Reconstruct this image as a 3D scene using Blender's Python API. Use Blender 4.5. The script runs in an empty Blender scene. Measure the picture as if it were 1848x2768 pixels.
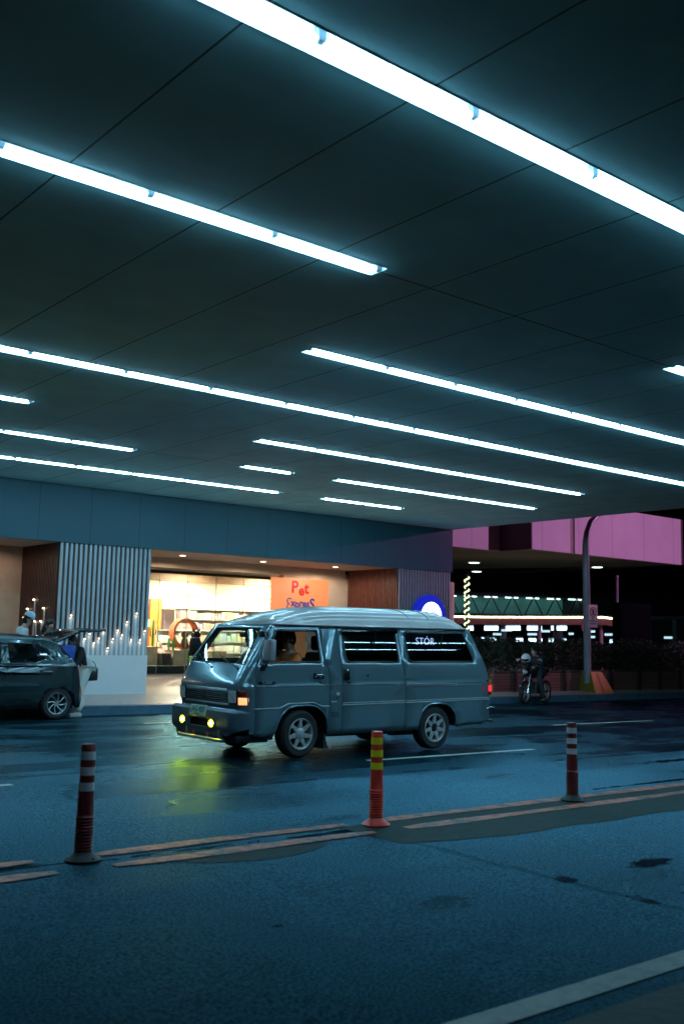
import bpy, bmesh, math, random
from mathutils import Vector, Matrix
random.seed(7)
sc = bpy.context.scene
COL = sc.collection
PI = math.pi
def R(a): return math.radians(a)

# ------------------------------------------------------------------ materials
MATS = {}
def mat(name, col, rough=.5, metal=0., var=.12, scale=6., bump=0., bscale=60., emis=None, es=0., spec=.5, coat=0., rvar=0.):
    if name in MATS: return MATS[name]
    m = bpy.data.materials.new(name); m.use_nodes = True
    nt = m.node_tree; N = nt.nodes; L = nt.links
    b = N['Principled BSDF']
    b.inputs['Roughness'].default_value = rough
    b.inputs['Metallic'].default_value = metal
    b.inputs['Specular IOR Level'].default_value = spec
    b.inputs['Coat Weight'].default_value = coat
    b.inputs['Coat Roughness'].default_value = .04
    tc = N.new('ShaderNodeTexCoord')
    nz = N.new('ShaderNodeTexNoise'); nz.inputs['Scale'].default_value = scale; nz.inputs['Detail'].default_value = 6
    L.new(tc.outputs['Object'], nz.inputs['Vector'])
    rp = N.new('ShaderNodeValToRGB')
    c = Vector(col[:3])
    rp.color_ramp.elements[0].position = .3; rp.color_ramp.elements[1].position = .7
    rp.color_ramp.elements[0].color = (*(c * (1 - var)), 1)
    rp.color_ramp.elements[1].color = (*[min(1, x * (1 + var)) for x in c], 1)
    L.new(nz.outputs['Fac'], rp.inputs['Fac']); L.new(rp.outputs['Color'], b.inputs['Base Color'])
    if rvar:
        mr = N.new('ShaderNodeMapRange')
        mr.inputs['To Min'].default_value = max(.02, rough - rvar); mr.inputs['To Max'].default_value = rough + rvar
        mr.inputs['From Min'].default_value = .3; mr.inputs['From Max'].default_value = .7
        L.new(nz.outputs['Fac'], mr.inputs['Value']); L.new(mr.outputs['Result'], b.inputs['Roughness'])
    if bump:
        n2 = N.new('ShaderNodeTexNoise'); n2.inputs['Scale'].default_value = bscale; n2.inputs['Detail'].default_value = 4
        L.new(tc.outputs['Object'], n2.inputs['Vector'])
        bp = N.new('ShaderNodeBump'); bp.inputs['Strength'].default_value = bump; bp.inputs['Distance'].default_value = .01
        L.new(n2.outputs['Fac'], bp.inputs['Height']); L.new(bp.outputs['Normal'], b.inputs['Normal'])
    if emis:
        b.inputs['Emission Color'].default_value = (*emis, 1); b.inputs['Emission Strength'].default_value = es
    MATS[name] = m
    return m
def glass(name, tint, refl=1.0, rough=.02, base=0.06):
    if name in MATS: return MATS[name]
    m = bpy.data.materials.new(name); m.use_nodes = True
    nt = m.node_tree; N = nt.nodes; L = nt.links
    N.remove(N['Principled BSDF'])
    out = N['Material Output']
    tr = N.new('ShaderNodeBsdfTransparent'); tr.inputs['Color'].default_value = (*tint, 1)
    gl = N.new('ShaderNodeBsdfGlossy'); gl.inputs['Roughness'].default_value = rough; gl.inputs['Color'].default_value = (refl, refl, refl, 1)
    fr = N.new('ShaderNodeFresnel'); fr.inputs['IOR'].default_value = 1.5
    ad = N.new('ShaderNodeMath'); ad.operation = 'ADD'; ad.inputs[1].default_value = base; ad.use_clamp = True
    mx = N.new('ShaderNodeMixShader')
    L.new(fr.outputs[0], ad.inputs[0]); L.new(ad.outputs[0], mx.inputs[0])
    L.new(tr.outputs[0], mx.inputs[1]); L.new(gl.outputs[0], mx.inputs[2]); L.new(mx.outputs[0], out.inputs['Surface'])
    MATS[name] = m
    return m
def emit(name, col, s, base=(.8, .8, .8)):
    return mat(name, base, .4, emis=col, es=s, var=.02)

TUBE = (.37, .77, 1.0)
M_ceil = mat('ceiling_board', (.34, .82, .95), .75, var=.09, scale=1.6, bump=.15, bscale=40)
M_fascia = mat('fascia_board', (.15, .33, .40), .7, var=.08, scale=1.3, bump=.1, bscale=30)
M_white = mat('trough_paint', (.75, .82, .85), .4, var=.04)
M_tube = emit('fluorescent_glass', TUBE, 44)
M_cap = mat('tube_holder_plastic', (.14, .2, .24), .5)
M_dark = mat('dark_metal', (.012, .016, .018), .45, metal=.3)
M_black = mat('black_plastic', (.012, .014, .016), .5, var=.2)
M_rubber = mat('tyre_rubber', (.018, .02, .022), .75, var=.25, bump=.3, bscale=90)
M_chrome = mat('chrome', (.75, .8, .82), .12, metal=1., var=.05)

# ------------------------------------------------------------------ object helpers
def link(o, parent=None):
    COL.objects.link(o)
    if parent is not None: o.parent = parent
    return o
def tag(o, label=None, cat=None, group=None, kind=None):
    if label: o['label'] = label
    if cat: o['category'] = cat
    if group: o['group'] = group
    if kind: o['kind'] = kind
    return o
def empty(name, loc=(0, 0, 0), rz=0., label=None, cat=None, group=None):
    o = bpy.data.objects.new(name, None); o.location = loc; o.rotation_euler = (0, 0, rz)
    o.empty_display_size = .2
    link(o); tag(o, label, cat, group); return o
def mesh_obj(name, me, m, parent=None, smooth=35):
    me.name = name
    o = bpy.data.objects.new(name, me)
    if m is not None:
        me.materials.clear(); me.materials.append(m)
    if smooth:
        me.shade_smooth(); me.set_sharp_from_angle(angle=R(smooth))
    return link(o, parent)
class MB:
    def __init__(s): s.b = bmesh.new()
    def box(s, x0, x1, y0, y1, z0, z1, bev=0., rot=None, piv=None):
        r = bmesh.ops.create_cube(s.b, size=1.)
        vs = r['verts']
        for v in vs:
            v.co = Vector(((x0 + x1) / 2 + v.co.x * (x1 - x0), (y0 + y1) / 2 + v.co.y * (y1 - y0), (z0 + z1) / 2 + v.co.z * (z1 - z0)))
        if rot:
            p = Vector(piv) if piv else Vector(((x0 + x1) / 2, (y0 + y1) / 2, (z0 + z1) / 2))
            for v in vs: v.co = p + rot @ (v.co - p)
        if bev:
            es = list({e for v in vs for e in v.link_edges})
            bmesh.ops.bevel(s.b, geom=es, offset=bev, segments=2, affect='EDGES', profile=.6)
        return s
    def rings(s, rings, cap=True, closed=True):
        vr = [[s.b.verts.new(p) for p in r] for r in rings]
        n = len(vr[0])
        for a, c in zip(vr[:-1], vr[1:]):
            for i in range(n if closed else n - 1):
                j = (i + 1) % n
                try: s.b.faces.new((a[i], a[j], c[j], c[i]))
                except ValueError: pass
        if cap and closed:
            try: s.b.faces.new(list(reversed(vr[0])))
            except ValueError: pass
            try: s.b.faces.new(vr[-1])
            except ValueError: pass
        return s
    def tube(s, pts, r, n=8, cap=True):
        pts = [Vector(p) for p in pts]
        if not hasattr(r, '__len__'): r = [r] * len(pts)
        rings = []; up = None
        for i, p in enumerate(pts):
            d = (pts[min(i + 1, len(pts) - 1)] - pts[max(i - 1, 0)])
            if d.length < 1e-9: d = Vector((0, 0, 1))
            d.normalize()
            if up is None:
                up = Vector((0, 0, 1)) if abs(d.z) < .9 else Vector((1, 0, 0))
            a = d.cross(up)
            if a.length < 1e-4: a = d.orthogonal()
            a.normalize(); b = a.cross(d).normalized(); up = b
            rings.append([p + (a * math.cos(2 * PI * k / n) + b * math.sin(2 * PI * k / n)) * r[i] for k in range(n)])
        return s.rings(rings, cap)
    def lathe(s, prof, origin=(0, 0, 0), axis='z', n=24, cap=True):
        o = Vector(origin); rings = []
        for r, h in prof:
            ring = []
            for k in range(n):
                c, q = math.cos(2 * PI * k / n) * r, math.sin(2 * PI * k / n) * r
                ring.append(o + {'z': Vector((c, q, h)), 'y': Vector((c, h, q)), 'x': Vector((h, c, q))}[axis])
            rings.append(ring)
        return s.rings(rings, cap)
    def ball(s, c, r, n=16, sc_=(1, 1, 1), rot=None):
        q = bmesh.ops.create_uvsphere(s.b, u_segments=n, v_segments=max(6, n // 2), radius=r)
        for v in q['verts']:
            w = Vector((v.co.x * sc_[0], v.co.y * sc_[1], v.co.z * sc_[2]))
            if rot: w = rot @ w
            v.co = Vector(c) + w
        return s
    def prism(s, poly, f0, f1):
        a = [s.b.verts.new(f0(p)) for p in poly]; c = [s.b.verts.new(f1(p)) for p in poly]
        n = len(poly)
        s.b.faces.new(a); s.b.faces.new(list(reversed(c)))
        for i in range(n): s.b.faces.new((a[i], c[i], c[(i + 1) % n], a[(i + 1) % n]))
        return s
    def quad(s, *p):
        s.b.faces.new([s.b.verts.new(q) for q in p]); return s
    def build(s, name, m, parent=None, smooth=35, fix=True):
        if fix: bmesh.ops.recalc_face_normals(s.b, faces=s.b.faces)
        me = bpy.data.meshes.new(name); s.b.to_mesh(me); s.b.free()
        return mesh_obj(name, me, m, parent, smooth)
def rnd(pts, r=.03, n=4):
    """round the corners of a polygon"""
    out = []
    for i, p in enumerate(pts):
        p = Vector(p); a = Vector(pts[i - 1]); c = Vector(pts[(i + 1) % len(pts)])
        da, dc = (a - p), (c - p); rr = min(r, da.length * .45, dc.length * .45)
        s = p + da.normalized() * rr; e = p + dc.normalized() * rr
        for k in range(n + 1):
            t = k / n
            q = s * (1 - t) ** 2 + p * 2 * t * (1 - t) + e * t * t
            out.append((q.x, q.y))
    return out
def fill(outer, holes=(), cx=(), cy=(), f=None, flip=False):
    """planar outline with holes -> mesh, cut on lines, mapped by f(x,y)->(X,Y,Z)"""
    cu = bpy.data.curves.new('tmp', 'CURVE'); cu.dimensions = '2D'; cu.fill_mode = 'BOTH'
    for poly in [outer] + list(holes):
        sp = cu.splines.new('POLY'); sp.points.add(len(poly) - 1)
        for i, p in enumerate(poly): sp.points[i].co = (p[0], p[1], 0, 1)
        sp.use_cyclic_u = True
    o = bpy.data.objects.new('tmp', cu); COL.objects.link(o)
    dg = bpy.context.evaluated_depsgraph_get(); dg.update()
    me = bpy.data.meshes.new_from_object(o.evaluated_get(dg))
    b = bmesh.new(); b.from_mesh(me)
    bpy.data.objects.remove(o); bpy.data.curves.remove(cu); bpy.data.meshes.remove(me)
    bmesh.ops.remove_doubles(b, verts=b.verts, dist=1e-5)
    for x in cx: bmesh.ops.bisect_plane(b, geom=b.verts[:] + b.edges[:] + b.faces[:], plane_co=(x, 0, 0), plane_no=(1, 0, 0), dist=1e-5)
    for y in cy: bmesh.ops.bisect_plane(b, geom=b.verts[:] + b.edges[:] + b.faces[:], plane_co=(0, y, 0), plane_no=(0, 1, 0), dist=1e-5)
    for v in b.verts: v.co = Vector(f(v.co.x, v.co.y))
    if flip: bmesh.ops.reverse_faces(b, faces=b.faces)
    return b
def build_b(b, name, m, parent=None, thick=0., smooth=40, off=-1):
    me = bpy.data.meshes.new(name); b.to_mesh(me); b.free()
    o = mesh_obj(name, me, m, parent, smooth)
    if thick:
        s = o.modifiers.new('Solidify', 'SOLIDIFY'); s.thickness = thick; s.offset = off
    return o
def text(name, s, size, m, parent, M, ext=.004, bold=.0, align='CENTER', shear=0, spacing=1.):
    cu = bpy.data.curves.new('tmp', 'FONT'); cu.body = s; cu.size = size; cu.extrude = ext; cu.offset = bold
    cu.align_x = align; cu.align_y = 'CENTER'; cu.shear = shear; cu.space_character = spacing; cu.resolution_u = 3
    o = bpy.data.objects.new('tmp', cu); COL.objects.link(o)
    dg = bpy.context.evaluated_depsgraph_get(); dg.update()
    me = bpy.data.meshes.new_from_object(o.evaluated_get(dg))
    bpy.data.objects.remove(o); bpy.data.curves.remove(cu)
    me.transform(M)
    return mesh_obj(name, me, m, parent, 0)
# text matrix helpers: facing -Y in XZ plane at (x,y,z)
def faceY(x, y, z, sx=1): return Matrix.Translation((x, y, z)) @ Matrix.Rotation(R(90), 4, 'X') @ Matrix.Diagonal((sx, 1, 1, 1))

def zg(x):  # street falls gently to the right
    x = max(-30., min(45., x)); return -.012 * (x - 5)

# ------------------------------------------------------------------ camera
f, pit, rol, yaw = 2701.7, 0.121996, 0.0202644, 0.688081
cp, sp_, cr, sr, cy_, sy_ = math.cos(pit), math.sin(pit), math.cos(rol), math.sin(rol), math.cos(yaw), math.sin(yaw)
F = Vector((sy_ * cp, cy_ * cp, sp_)); Rt = Vector((cy_, -sy_, 0)); U = Rt.cross(F)
R2 = cr * Rt + sr * U; U2 = -sr * Rt + cr * U
cam = bpy.data.cameras.new('camera'); co = bpy.data.objects.new('camera', cam); COL.objects.link(co)
co.matrix_world = Matrix(((R2.x, U2.x, -F.x, 0), (R2.y, U2.y, -F.y, 0), (R2.z, U2.z, -F.z, 1.585), (0, 0, 0, 1)))
cam.sensor_fit = 'VERTICAL'; cam.sensor_height = 36; cam.lens = f / 2768 * 36; cam.clip_end = 2000; cam.clip_start = .1
cam.dof.use_dof = True; cam.dof.focus_distance = 13.2; cam.dof.aperture_fstop = 2.2
sc.camera = co

# ------------------------------------------------------------------ world and render settings
w = bpy.data.worlds.new('World'); sc.world = w; w.use_nodes = True
bg = w.node_tree.nodes['Background']; sk = w.node_tree.nodes.new('ShaderNodeTexSky'); sk.sky_type = 'NISHITA'
sk.sun_disc = False; sk.sun_elevation = R(-6); sk.sun_rotation = R(200)
w.node_tree.links.new(sk.outputs[0], bg.inputs[0]); bg.inputs[1].default_value = .05
sc.view_settings.view_transform = 'Standard'; sc.view_settings.look = 'None'; sc.view_settings.exposure = -.22; sc.view_settings.gamma = 1
sc.render.engine = 'CYCLES'
sc.cycles.use_denoising = True
try: sc.cycles.denoiser = 'OPENIMAGEDENOISE'
except Exception: pass
sc.cycles.max_bounces = 8; sc.cycles.diffuse_bounces = 4; sc.cycles.glossy_bounces = 4; sc.cycles.transparent_max_bounces = 12
sc.cycles.sample_clamp_indirect = 4; sc.cycles.caustics_reflective = False; sc.cycles.caustics_refractive = False
sc.cycles.use_light_tree = True

# ------------------------------------------------------------------ ground, road, pavements
def sheet(name, x0, x1, ya, yb, dz, m, kind='structure', dx=2., z=None, thick=None):
    """strip following the street slope; ya/yb numbers or functions of x"""
    A = ya if callable(ya) else (lambda x: ya); B = yb if callable(yb) else (lambda x: yb)
    n = max(1, int((x1 - x0) / dx)); mb = MB(); rows = []
    for i in range(n + 1):
        x = x0 + (x1 - x0) * i / n
        zz = zg(x) + dz
        if thick: rows.append([(x, A(x), zz - thick), (x, A(x), zz), (x, B(x), zz), (x, B(x), zz - thick)])
        else: rows.append([(x, A(x), zz), (x, B(x), zz)])
    mb.rings(rows, cap=bool(thick), closed=bool(thick))
    if thick: bmesh.ops.recalc_face_normals(mb.b, faces=mb.b.faces)
    else:
        mb.b.normal_update()
        for fc in mb.b.faces:
            if fc.normal.z < 0: fc.normal_flip()
    o = mb.build(name, m, smooth=0, fix=False); tag(o, kind=kind); return o

def asphalt():
    m = bpy.data.materials.new('wet_asphalt'); m.use_nodes = True
    nt = m.node_tree; N = nt.nodes; L = nt.links; b = N['Principled BSDF']
    geo = N.new('ShaderNodeNewGeometry'); sx = N.new('ShaderNodeSeparateXYZ'); L.new(geo.outputs['Position'], sx.inputs[0])
    def noise(s, d=5, dist=0., src=None, rough=.5):
        n = N.new('ShaderNodeTexNoise'); n.inputs['Scale'].default_value = s; n.inputs['Detail'].default_value = d
        n.inputs['Distortion'].default_value = dist; n.inputs['Roughness'].default_value = rough
        L.new(src or geo.outputs['Position'], n.inputs['Vector']); return n.outputs['Fac']
    def math_(op, a, c=None, cl=False):
        n = N.new('ShaderNodeMath'); n.operation = op; n.use_clamp = cl
        for i, q in enumerate((a, c)):
            if q is None: continue
            if isinstance(q, (int, float)): n.inputs[i].default_value = q
            else: L.new(q, n.inputs[i])
        return n.outputs[0]
    def mr(v, a, c, lo, hi, smooth=True):
        n = N.new('ShaderNodeMapRange'); n.interpolation_type = 'SMOOTHSTEP' if smooth else 'LINEAR'
        L.new(v, n.inputs[0]); n.inputs[1].default_value = a; n.inputs[2].default_value = c; n.inputs[3].default_value = lo; n.inputs[4].default_value = hi
        return n.outputs[0]
    X, Y = sx.outputs[0], sx.outputs[1]
    blotch = noise(7, 4); big = noise(.45, 3); mid = noise(3.1, 5); fine = noise(58, 5, rough=.7)
    # stretched map along the traffic direction
    mp = N.new('ShaderNodeMapping'); mp.inputs['Scale'].default_value = (.16, 1.1, 1); L.new(geo.outputs['Position'], mp.inputs['Vector'])
    streak = noise(1.4, 5, .4, mp.outputs[0])
    # resurfaced lane edge near y = 8.9
    lane = mr(math_('ADD', Y, math_('MULTIPLY', streak, .5)), 9.08, 9.2, 0, 1)
    rough = math_('ADD', mr(big, .3, .7, -.09, .09), mr(lane, 0, 1, .40, .26))
    rough = math_('ADD', rough, mr(streak, .35, .65, -.07, .07))
    # puddles and tar crack
    def spot(cx, cyy, rx, ry):
        dx = math_('DIVIDE', math_('SUBTRACT', X, cx), rx); dy = math_('DIVIDE', math_('SUBTRACT', Y, cyy), ry)
        d = math_('ADD', math_('MULTIPLY', dx, dx), math_('MULTIPLY', dy, dy))
        d = math_('ADD', d, math_('MULTIPLY', math_('SUBTRACT', blotch, .5), 3.6))
        return mr(d, .2, 1.3, 1, 0)
    wet = spot(4.5, 4.4, .27, .15)
    for a in ((6.55, 4.38, .26, .12), (3.34, 4.54, .05, .035), (3.69, 3.08, .05, .02), (2.66, 6.55, .35, .05), (5.35, 6.45, .6, .055), (10.6, 6.95, 1.3, .05), (3.9, 6.48, .7, .05), (5.6, 4.37, .1, .1), (5.57, 3.75, .07, .12), (13., 8.2, .8, .1), (1.9, 10.9, .5, .1)):
        wet = math_('MAXIMUM', wet, spot(*a))
    cxn = math_('ADD', math_('SUBTRACT', X, 5.57), math_('MULTIPLY', math_('SUBTRACT', mid, .5), .22))
    crack = math_('MULTIPLY', mr(math_('ABSOLUTE', cxn), .02, .06, 1, 0), math_('MULTIPLY', mr(Y, 2.9, 3.2, 0, 1), mr(Y, 6.0, 6.2, 1, 0)))
    crack = math_('MULTIPLY', crack, .75)
    wetall = math_('MAXIMUM', wet, crack)
    rough = math_('SUBTRACT', rough, math_('MULTIPLY', wet, .24))
    rough = math_('MAXIMUM', rough, .13)
    
    # colour
    r = N.new('ShaderNodeValToRGB'); L.new(math_('ADD', math_('MULTIPLY', fine, .7), math_('MULTIPLY', mid, .3)), r.inputs[0])
    r.color_ramp.elements[0].position = .42; r.color_ramp.elements[1].position = .66
    r.color_ramp.elements[0].color = (.0001, .0010, .0016, 1); r.color_ramp.elements[1].color = (.0018, .018, .026, 1)
    mx = N.new('ShaderNodeMix'); mx.data_type = 'RGBA'; L.new(math_('MULTIPLY', wetall, .85), mx.inputs[0]); L.new(r.outputs[0], mx.inputs[6]); mx.inputs[7].default_value = (.004, .008, .01, 1)
    N.remove(b); df = N.new('ShaderNodeBsdfDiffuse'); gs = N.new('ShaderNodeBsdfGlossy'); ms = N.new('ShaderNodeMixShader'); fr = N.new('ShaderNodeFresnel')
    fr.inputs['IOR'].default_value = 1.36; gs.inputs['Color'].default_value = (.35, .77, 1, 1)
    L.new(mx.outputs[2], df.inputs['Color']); L.new(rough, gs.inputs['Roughness'])
    fac = math_('MINIMUM', math_('MULTIPLY', math_('POWER', fr.outputs[0], 2.), 1.15), .24)
    fac = math_('ADD', fac, .003)
    fac = math_('MULTIPLY', fac, mr(fine, .38, .62, .5, 1.5, False))
    L.new(math_('MULTIPLY', fac, math_('SUBTRACT', 1., math_('MULTIPLY', wetall, .45))), ms.inputs[0])
    L.new(df.outputs[0], ms.inputs[1]); L.new(gs.outputs[0], ms.inputs[2]); L.new(ms.outputs[0], N['Material Output'].inputs['Surface'])
    bp = N.new('ShaderNodeBump'); bp.inputs['Distance'].default_value = .012
    L.new(math_('MULTIPLY', math_('SUBTRACT', 1., wet), mr(lane, 0, 1, .6, .4)), bp.inputs['Strength'])
    L.new(math_('ADD', math_('MULTIPLY', fine, 1.), math_('MULTIPLY', mid, .5)), bp.inputs['Height']); L.new(bp.outputs[0], df.inputs['Normal']); L.new(bp.outputs[0], gs.inputs['Normal'])
    return m
M_road = asphalt()
M_dirt = mat('dark_ground', (.02, .035, .04), .7, bump=.3)
M_pave = mat('pavement_tile', (.42, .38, .36), .38, var=.18, scale=3, bump=.15, bscale=12, rvar=.12)
M_kerb = mat('kerb_concrete', (.07, .16, .23), .5, var=.25, scale=4, bump=.3)
M_pave2 = mat('near_pavement', (.006, .018, .016), .7, spec=.15, var=.4, scale=3, bump=.4, bscale=20)
def paint(name, col, wear=.5, rough=.35):
    m = bpy.data.materials.new(name); m.use_nodes = True
    nt = m.node_tree; N = nt.nodes; L = nt.links; b = N['Principled BSDF']
    geo = N.new('ShaderNodeNewGeometry'); n = N.new('ShaderNodeTexNoise'); n.inputs['Scale'].default_value = 6; n.inputs['Detail'].default_value = 9; n.inputs['Roughness'].default_value = .78
    L.new(geo.outputs['Position'], n.inputs['Vector'])
    r = N.new('ShaderNodeValToRGB'); L.new(n.outputs['Fac'], r.inputs[0])
    r.color_ramp.elements[0].position = wear - .1; r.color_ramp.elements[1].position = wear + .06
    r.color_ramp.elements[0].color = (.012, .03, .036, 1); r.color_ramp.elements[1].color = (*col, 1)
    L.new(r.outputs[0], b.inputs['Base Color']); b.inputs['Roughness'].default_value = rough + .1; b.inputs['Specular IOR Level'].default_value = .2
    bp = N.new('ShaderNodeBump'); bp.inputs['Strength'].default_value = .3; bp.inputs['Distance'].default_value = .01
    L.new(n.outputs['Fac'], bp.inputs['Height']); L.new(bp.outputs[0], b.inputs['Normal'])
    return m
M_red = paint('worn_red_paint', (.50, .12, .055), .51)
M_wline = paint('white_road_paint', (.5, .6, .6), .34)
M_eline = paint('edge_line_paint', (.065, .088, .072), .47)
M_patch = mat('repair_patch', (.004, .022, .021), .65, spec=.1, var=.35, scale=8, bump=.5)

sheet('ground', -60, 320, -60, 320, -.012, M_dirt, dx=5)
sheet('road', -40, 70, 2.5, lambda x: 18.05 + .045 * (max(x, 6) - 8), -.004, M_road, dx=5)
kerbY = lambda x: 18.0 + .045 * (max(x, 6) - 8)
sheet('road_patch', 5.45, 16, lambda x: 5.62 + .25 * math.exp(-(x - 5.45) * 2.5) - .02 * math.sin(x * 5), lambda x: 6.6, .0, M_patch, dx=.15)
for xa, xb in ((-12, 2.86), (3.26, 5.58), (5.92, 16)):
    tp = lambda x, xa=xa, xb=xb: min(1., .62 + 1.6 * max(0, min(x - xa, xb - x)))   # the worn ends narrow to a point
    sheet('center_line', xa, xb, lambda x: 6.665 - .075 * tp(x) + .012 * math.sin(x * 3), lambda x: 6.665 + .075 * tp(x) + .012 * math.sin(x * 3.3), .004, M_red, dx=.08)
    sheet('center_line', xa, xb, lambda x: 6.285 - .075 * tp(x) + .012 * math.sin(x * 2.7), lambda x: 6.285 + .075 * tp(x) + .012 * math.sin(x * 3.1), .004, M_red, dx=.08)
sheet('road_patch', 3.7, 5.0, lambda x: 6.17 - .26 * math.sin(PI * (x - 3.7) / 1.3) ** .7, lambda x: 6.19, .0, M_patch, dx=.08)
for a, c, yy in ((.6, 4.06, 10.1), (8.81, 12.15, 10.08), (16.9, 20.2, 10.08), (16.3, 19.8, 13.05), (8.6, 11.9, 13.1), (8.8, 12.2, 16.1)):
    sheet('lane_line', a, c, yy - .055, yy + .055, .002, M_wline, dx=.5)
sheet('edge_line', -6, 12, 2.87, 3.02, .002, M_eline, dx=.3)
sheet('near_pavement', -30, 60, -20, 2.53, .12, M_pave2, thick=.3, dx=3)
sheet('kerb', -30, 60, kerbY, lambda x: kerbY(x) + .28, .17, M_kerb, thick=.3, dx=2)
# far pavement: flat then ramps up to the shop front
mb = MB(); rows = []
for i in range(46):
    x = -30 + i * 2
    rows.append([(x, kerbY(x) + .28, zg(x) + .165), (x, 21.3, max(zg(x) + .17, .06) if x > 0 else zg(x) + .17), (x, 25.2, .36 if x < 21 else max(.36 - (x - 21) * .12, zg(x) + .17)), (x, 60, .36 if x < 21 else max(.36 - (x - 21) * .12, zg(x) + .17))])
mb.rings(rows, cap=False, closed=False)
tag(mb.build('pavement', M_pave, smooth=0), kind='structure')

# ------------------------------------------------------------------ canopy with light slots
CZ = 4.85
SLOTS = [  # y0, y1, x0, x1, label
    (1.58, 1.81, 9.6, 20.5, 'fluorescent strip beyond the upper right, showing only as the top reflection in the van windows'),
    (4.02, 4.25, 1.9, 20.5, 'widest overhead fluorescent strip, crossing the top of the ceiling nearest the camera'),
    (6.43, 6.66, 1.1, 5.76, 'overhead fluorescent strip entering at the upper left and ending over mid ceiling'),
    (6.43, 6.66, 10.43, 17.0, 'overhead fluorescent strip whose bright left tip just shows at the right edge of the ceiling'),
    (8.87, 9.10, 6.81, 18.9, 'fluorescent strip starting above the van and running off the right side, above the longest strip'),
    (11.30, 11.56, 3.2, 21.0, 'longest fluorescent strip, running unbroken from the left edge to the right edge of the ceiling'),
    (13.80, 14.04, 1.8, 5.55, 'short fluorescent strip end at the far left, just below the longest strip'),
    (13.80, 14.04, 9.52, 18.45, 'fluorescent strip of six tubes right of centre, directly below the longest strip'),
    (16.22, 16.45, 2.4, 8.5, 'fluorescent strip at the left ending above the blank ceiling patch with a reddish glow'),
    (16.22, 16.45, 10.85, 12.08, 'single short fluorescent tube strip alone in the middle of the far ceiling'),
    (16.22, 16.45, 13.22, 19.75, 'fluorescent strip of five tubes on the right of the single short tube'),
    (18.72, 18.95, .9, 13.58, 'long thin fluorescent strip at the left, farthest but one from the camera near the fascia'),
    (18.72, 18.95, 14.86, 17.48, 'short fluorescent strip farthest from the camera, nearest the fascia above the shop sign'),
]
def ceil_mat():
    m = M_ceil; nt = m.node_tree; N = nt.nodes; L = nt.links; b = N['Principled BSDF']
    geo = N.new('ShaderNodeNewGeometry'); s = N.new('ShaderNodeSeparateXYZ'); L.new(geo.outputs['Position'], s.inputs[0])
    def joint(out, period, off, wd):
        a = N.new('ShaderNodeMath'); a.operation = 'SUBTRACT'; L.new(out, a.inputs[0]); a.inputs[1].default_value = off
        d = N.new('ShaderNodeMath'); d.operation = 'DIVIDE'; L.new(a.outputs[0], d.inputs[0]); d.inputs[1].default_value = period
        r = N.new('ShaderNodeMath'); r.operation = 'ROUND'; L.new(d.outputs[0], r.inputs[0])
        e = N.new('ShaderNodeMath'); e.operation = 'SUBTRACT'; L.new(d.outputs[0], e.inputs[0]); L.new(r.outputs[0], e.inputs[1])
        g = N.new('ShaderNodeMath'); g.operation = 'ABSOLUTE'; L.new(e.outputs[0], g.inputs[0])
        q = N.new('ShaderNodeMapRange'); L.new(g.outputs[0], q.inputs[0]); q.inputs[1].default_value = wd / period * .5; q.inputs[2].default_value = wd / period; q.inputs[3].default_value = 1; q.inputs[4].default_value = 0
        return q.outputs[0]
    jx = joint(s.outputs[0], 1.217, 2.74, .010); jy = joint(s.outputs[1], 4.88 / 1., 6.545, .014)
    mxm = N.new('ShaderNodeMath'); mxm.operation = 'MAXIMUM'; L.new(jx, mxm.inputs[0]); L.new(jy, mxm.inputs[1])
    ml = N.new('ShaderNodeMath'); ml.operation = 'MULTIPLY'; L.new(mxm.outputs[0], ml.inputs[0]); ml.inputs[1].default_value = .9
    src = b.inputs['Base Color'].links[0].from_socket
    mx = N.new('ShaderNodeMix'); mx.data_type = 'RGBA'; L.new(ml.outputs[0], mx.inputs[0]); L.new(src, mx.inputs[6]); mx.inputs[7].default_value = (.006, .012, .014, 1)
    L.new(mx.outputs[2], b.inputs['Base Color'])
    # small dirt specks
ceil_mat()
canopy = empty('canopy', (22, 21.4, 3.54), label='large dark panelled flat canopy covering the road, with slots for light strips', cat='canopy')
def at_parent(o, p):
    o.parent = p; o.matrix_parent_inverse = p.matrix_basis.inverted() if False else Matrix.Translation(p.location).inverted() if p.rotation_euler.z == 0 else p.matrix_world.inverted()
    return o
CX0, CX1, CY0, CY1 = -9, 22.0, -1.2, 21.4
ys = sorted({CY0, CY1} | {s[0] for s in SLOTS} | {s[1] for s in SLOTS})
mb = MB()
for ya, yb in zip(ys[:-1], ys[1:]):
    holes = sorted([(s[2], s[3]) for s in SLOTS if abs(s[0] - ya) < 1e-6 and abs(s[1] - yb) < 1e-6])
    x = CX0
    for a, c in holes + [(CX1, None)]:
        mb.quad((x, ya, CZ), (a, ya, CZ), (a, yb, CZ), (x, yb, CZ)); x = c
bmesh.ops.remove_doubles(mb.b, verts=mb.b.verts, dist=1e-5)
at_parent(mb.build('ceiling', M_ceil, smooth=0), canopy)
mb = MB(); mb.box(CX0, CX1 + .02, CY0, CY1, CZ + .25, CZ + .4)
at_parent(mb.build('roof_slab', M_dark, smooth=0), canopy)
mb = MB(); mb.box(CX1, CX1 + .02, CY0, CY1 + .02, CZ, CZ + .249)
at_parent(mb.build('edge_trim', mat('edge_metal', (.10, .2, .24), .4, metal=.5)), canopy)
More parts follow.
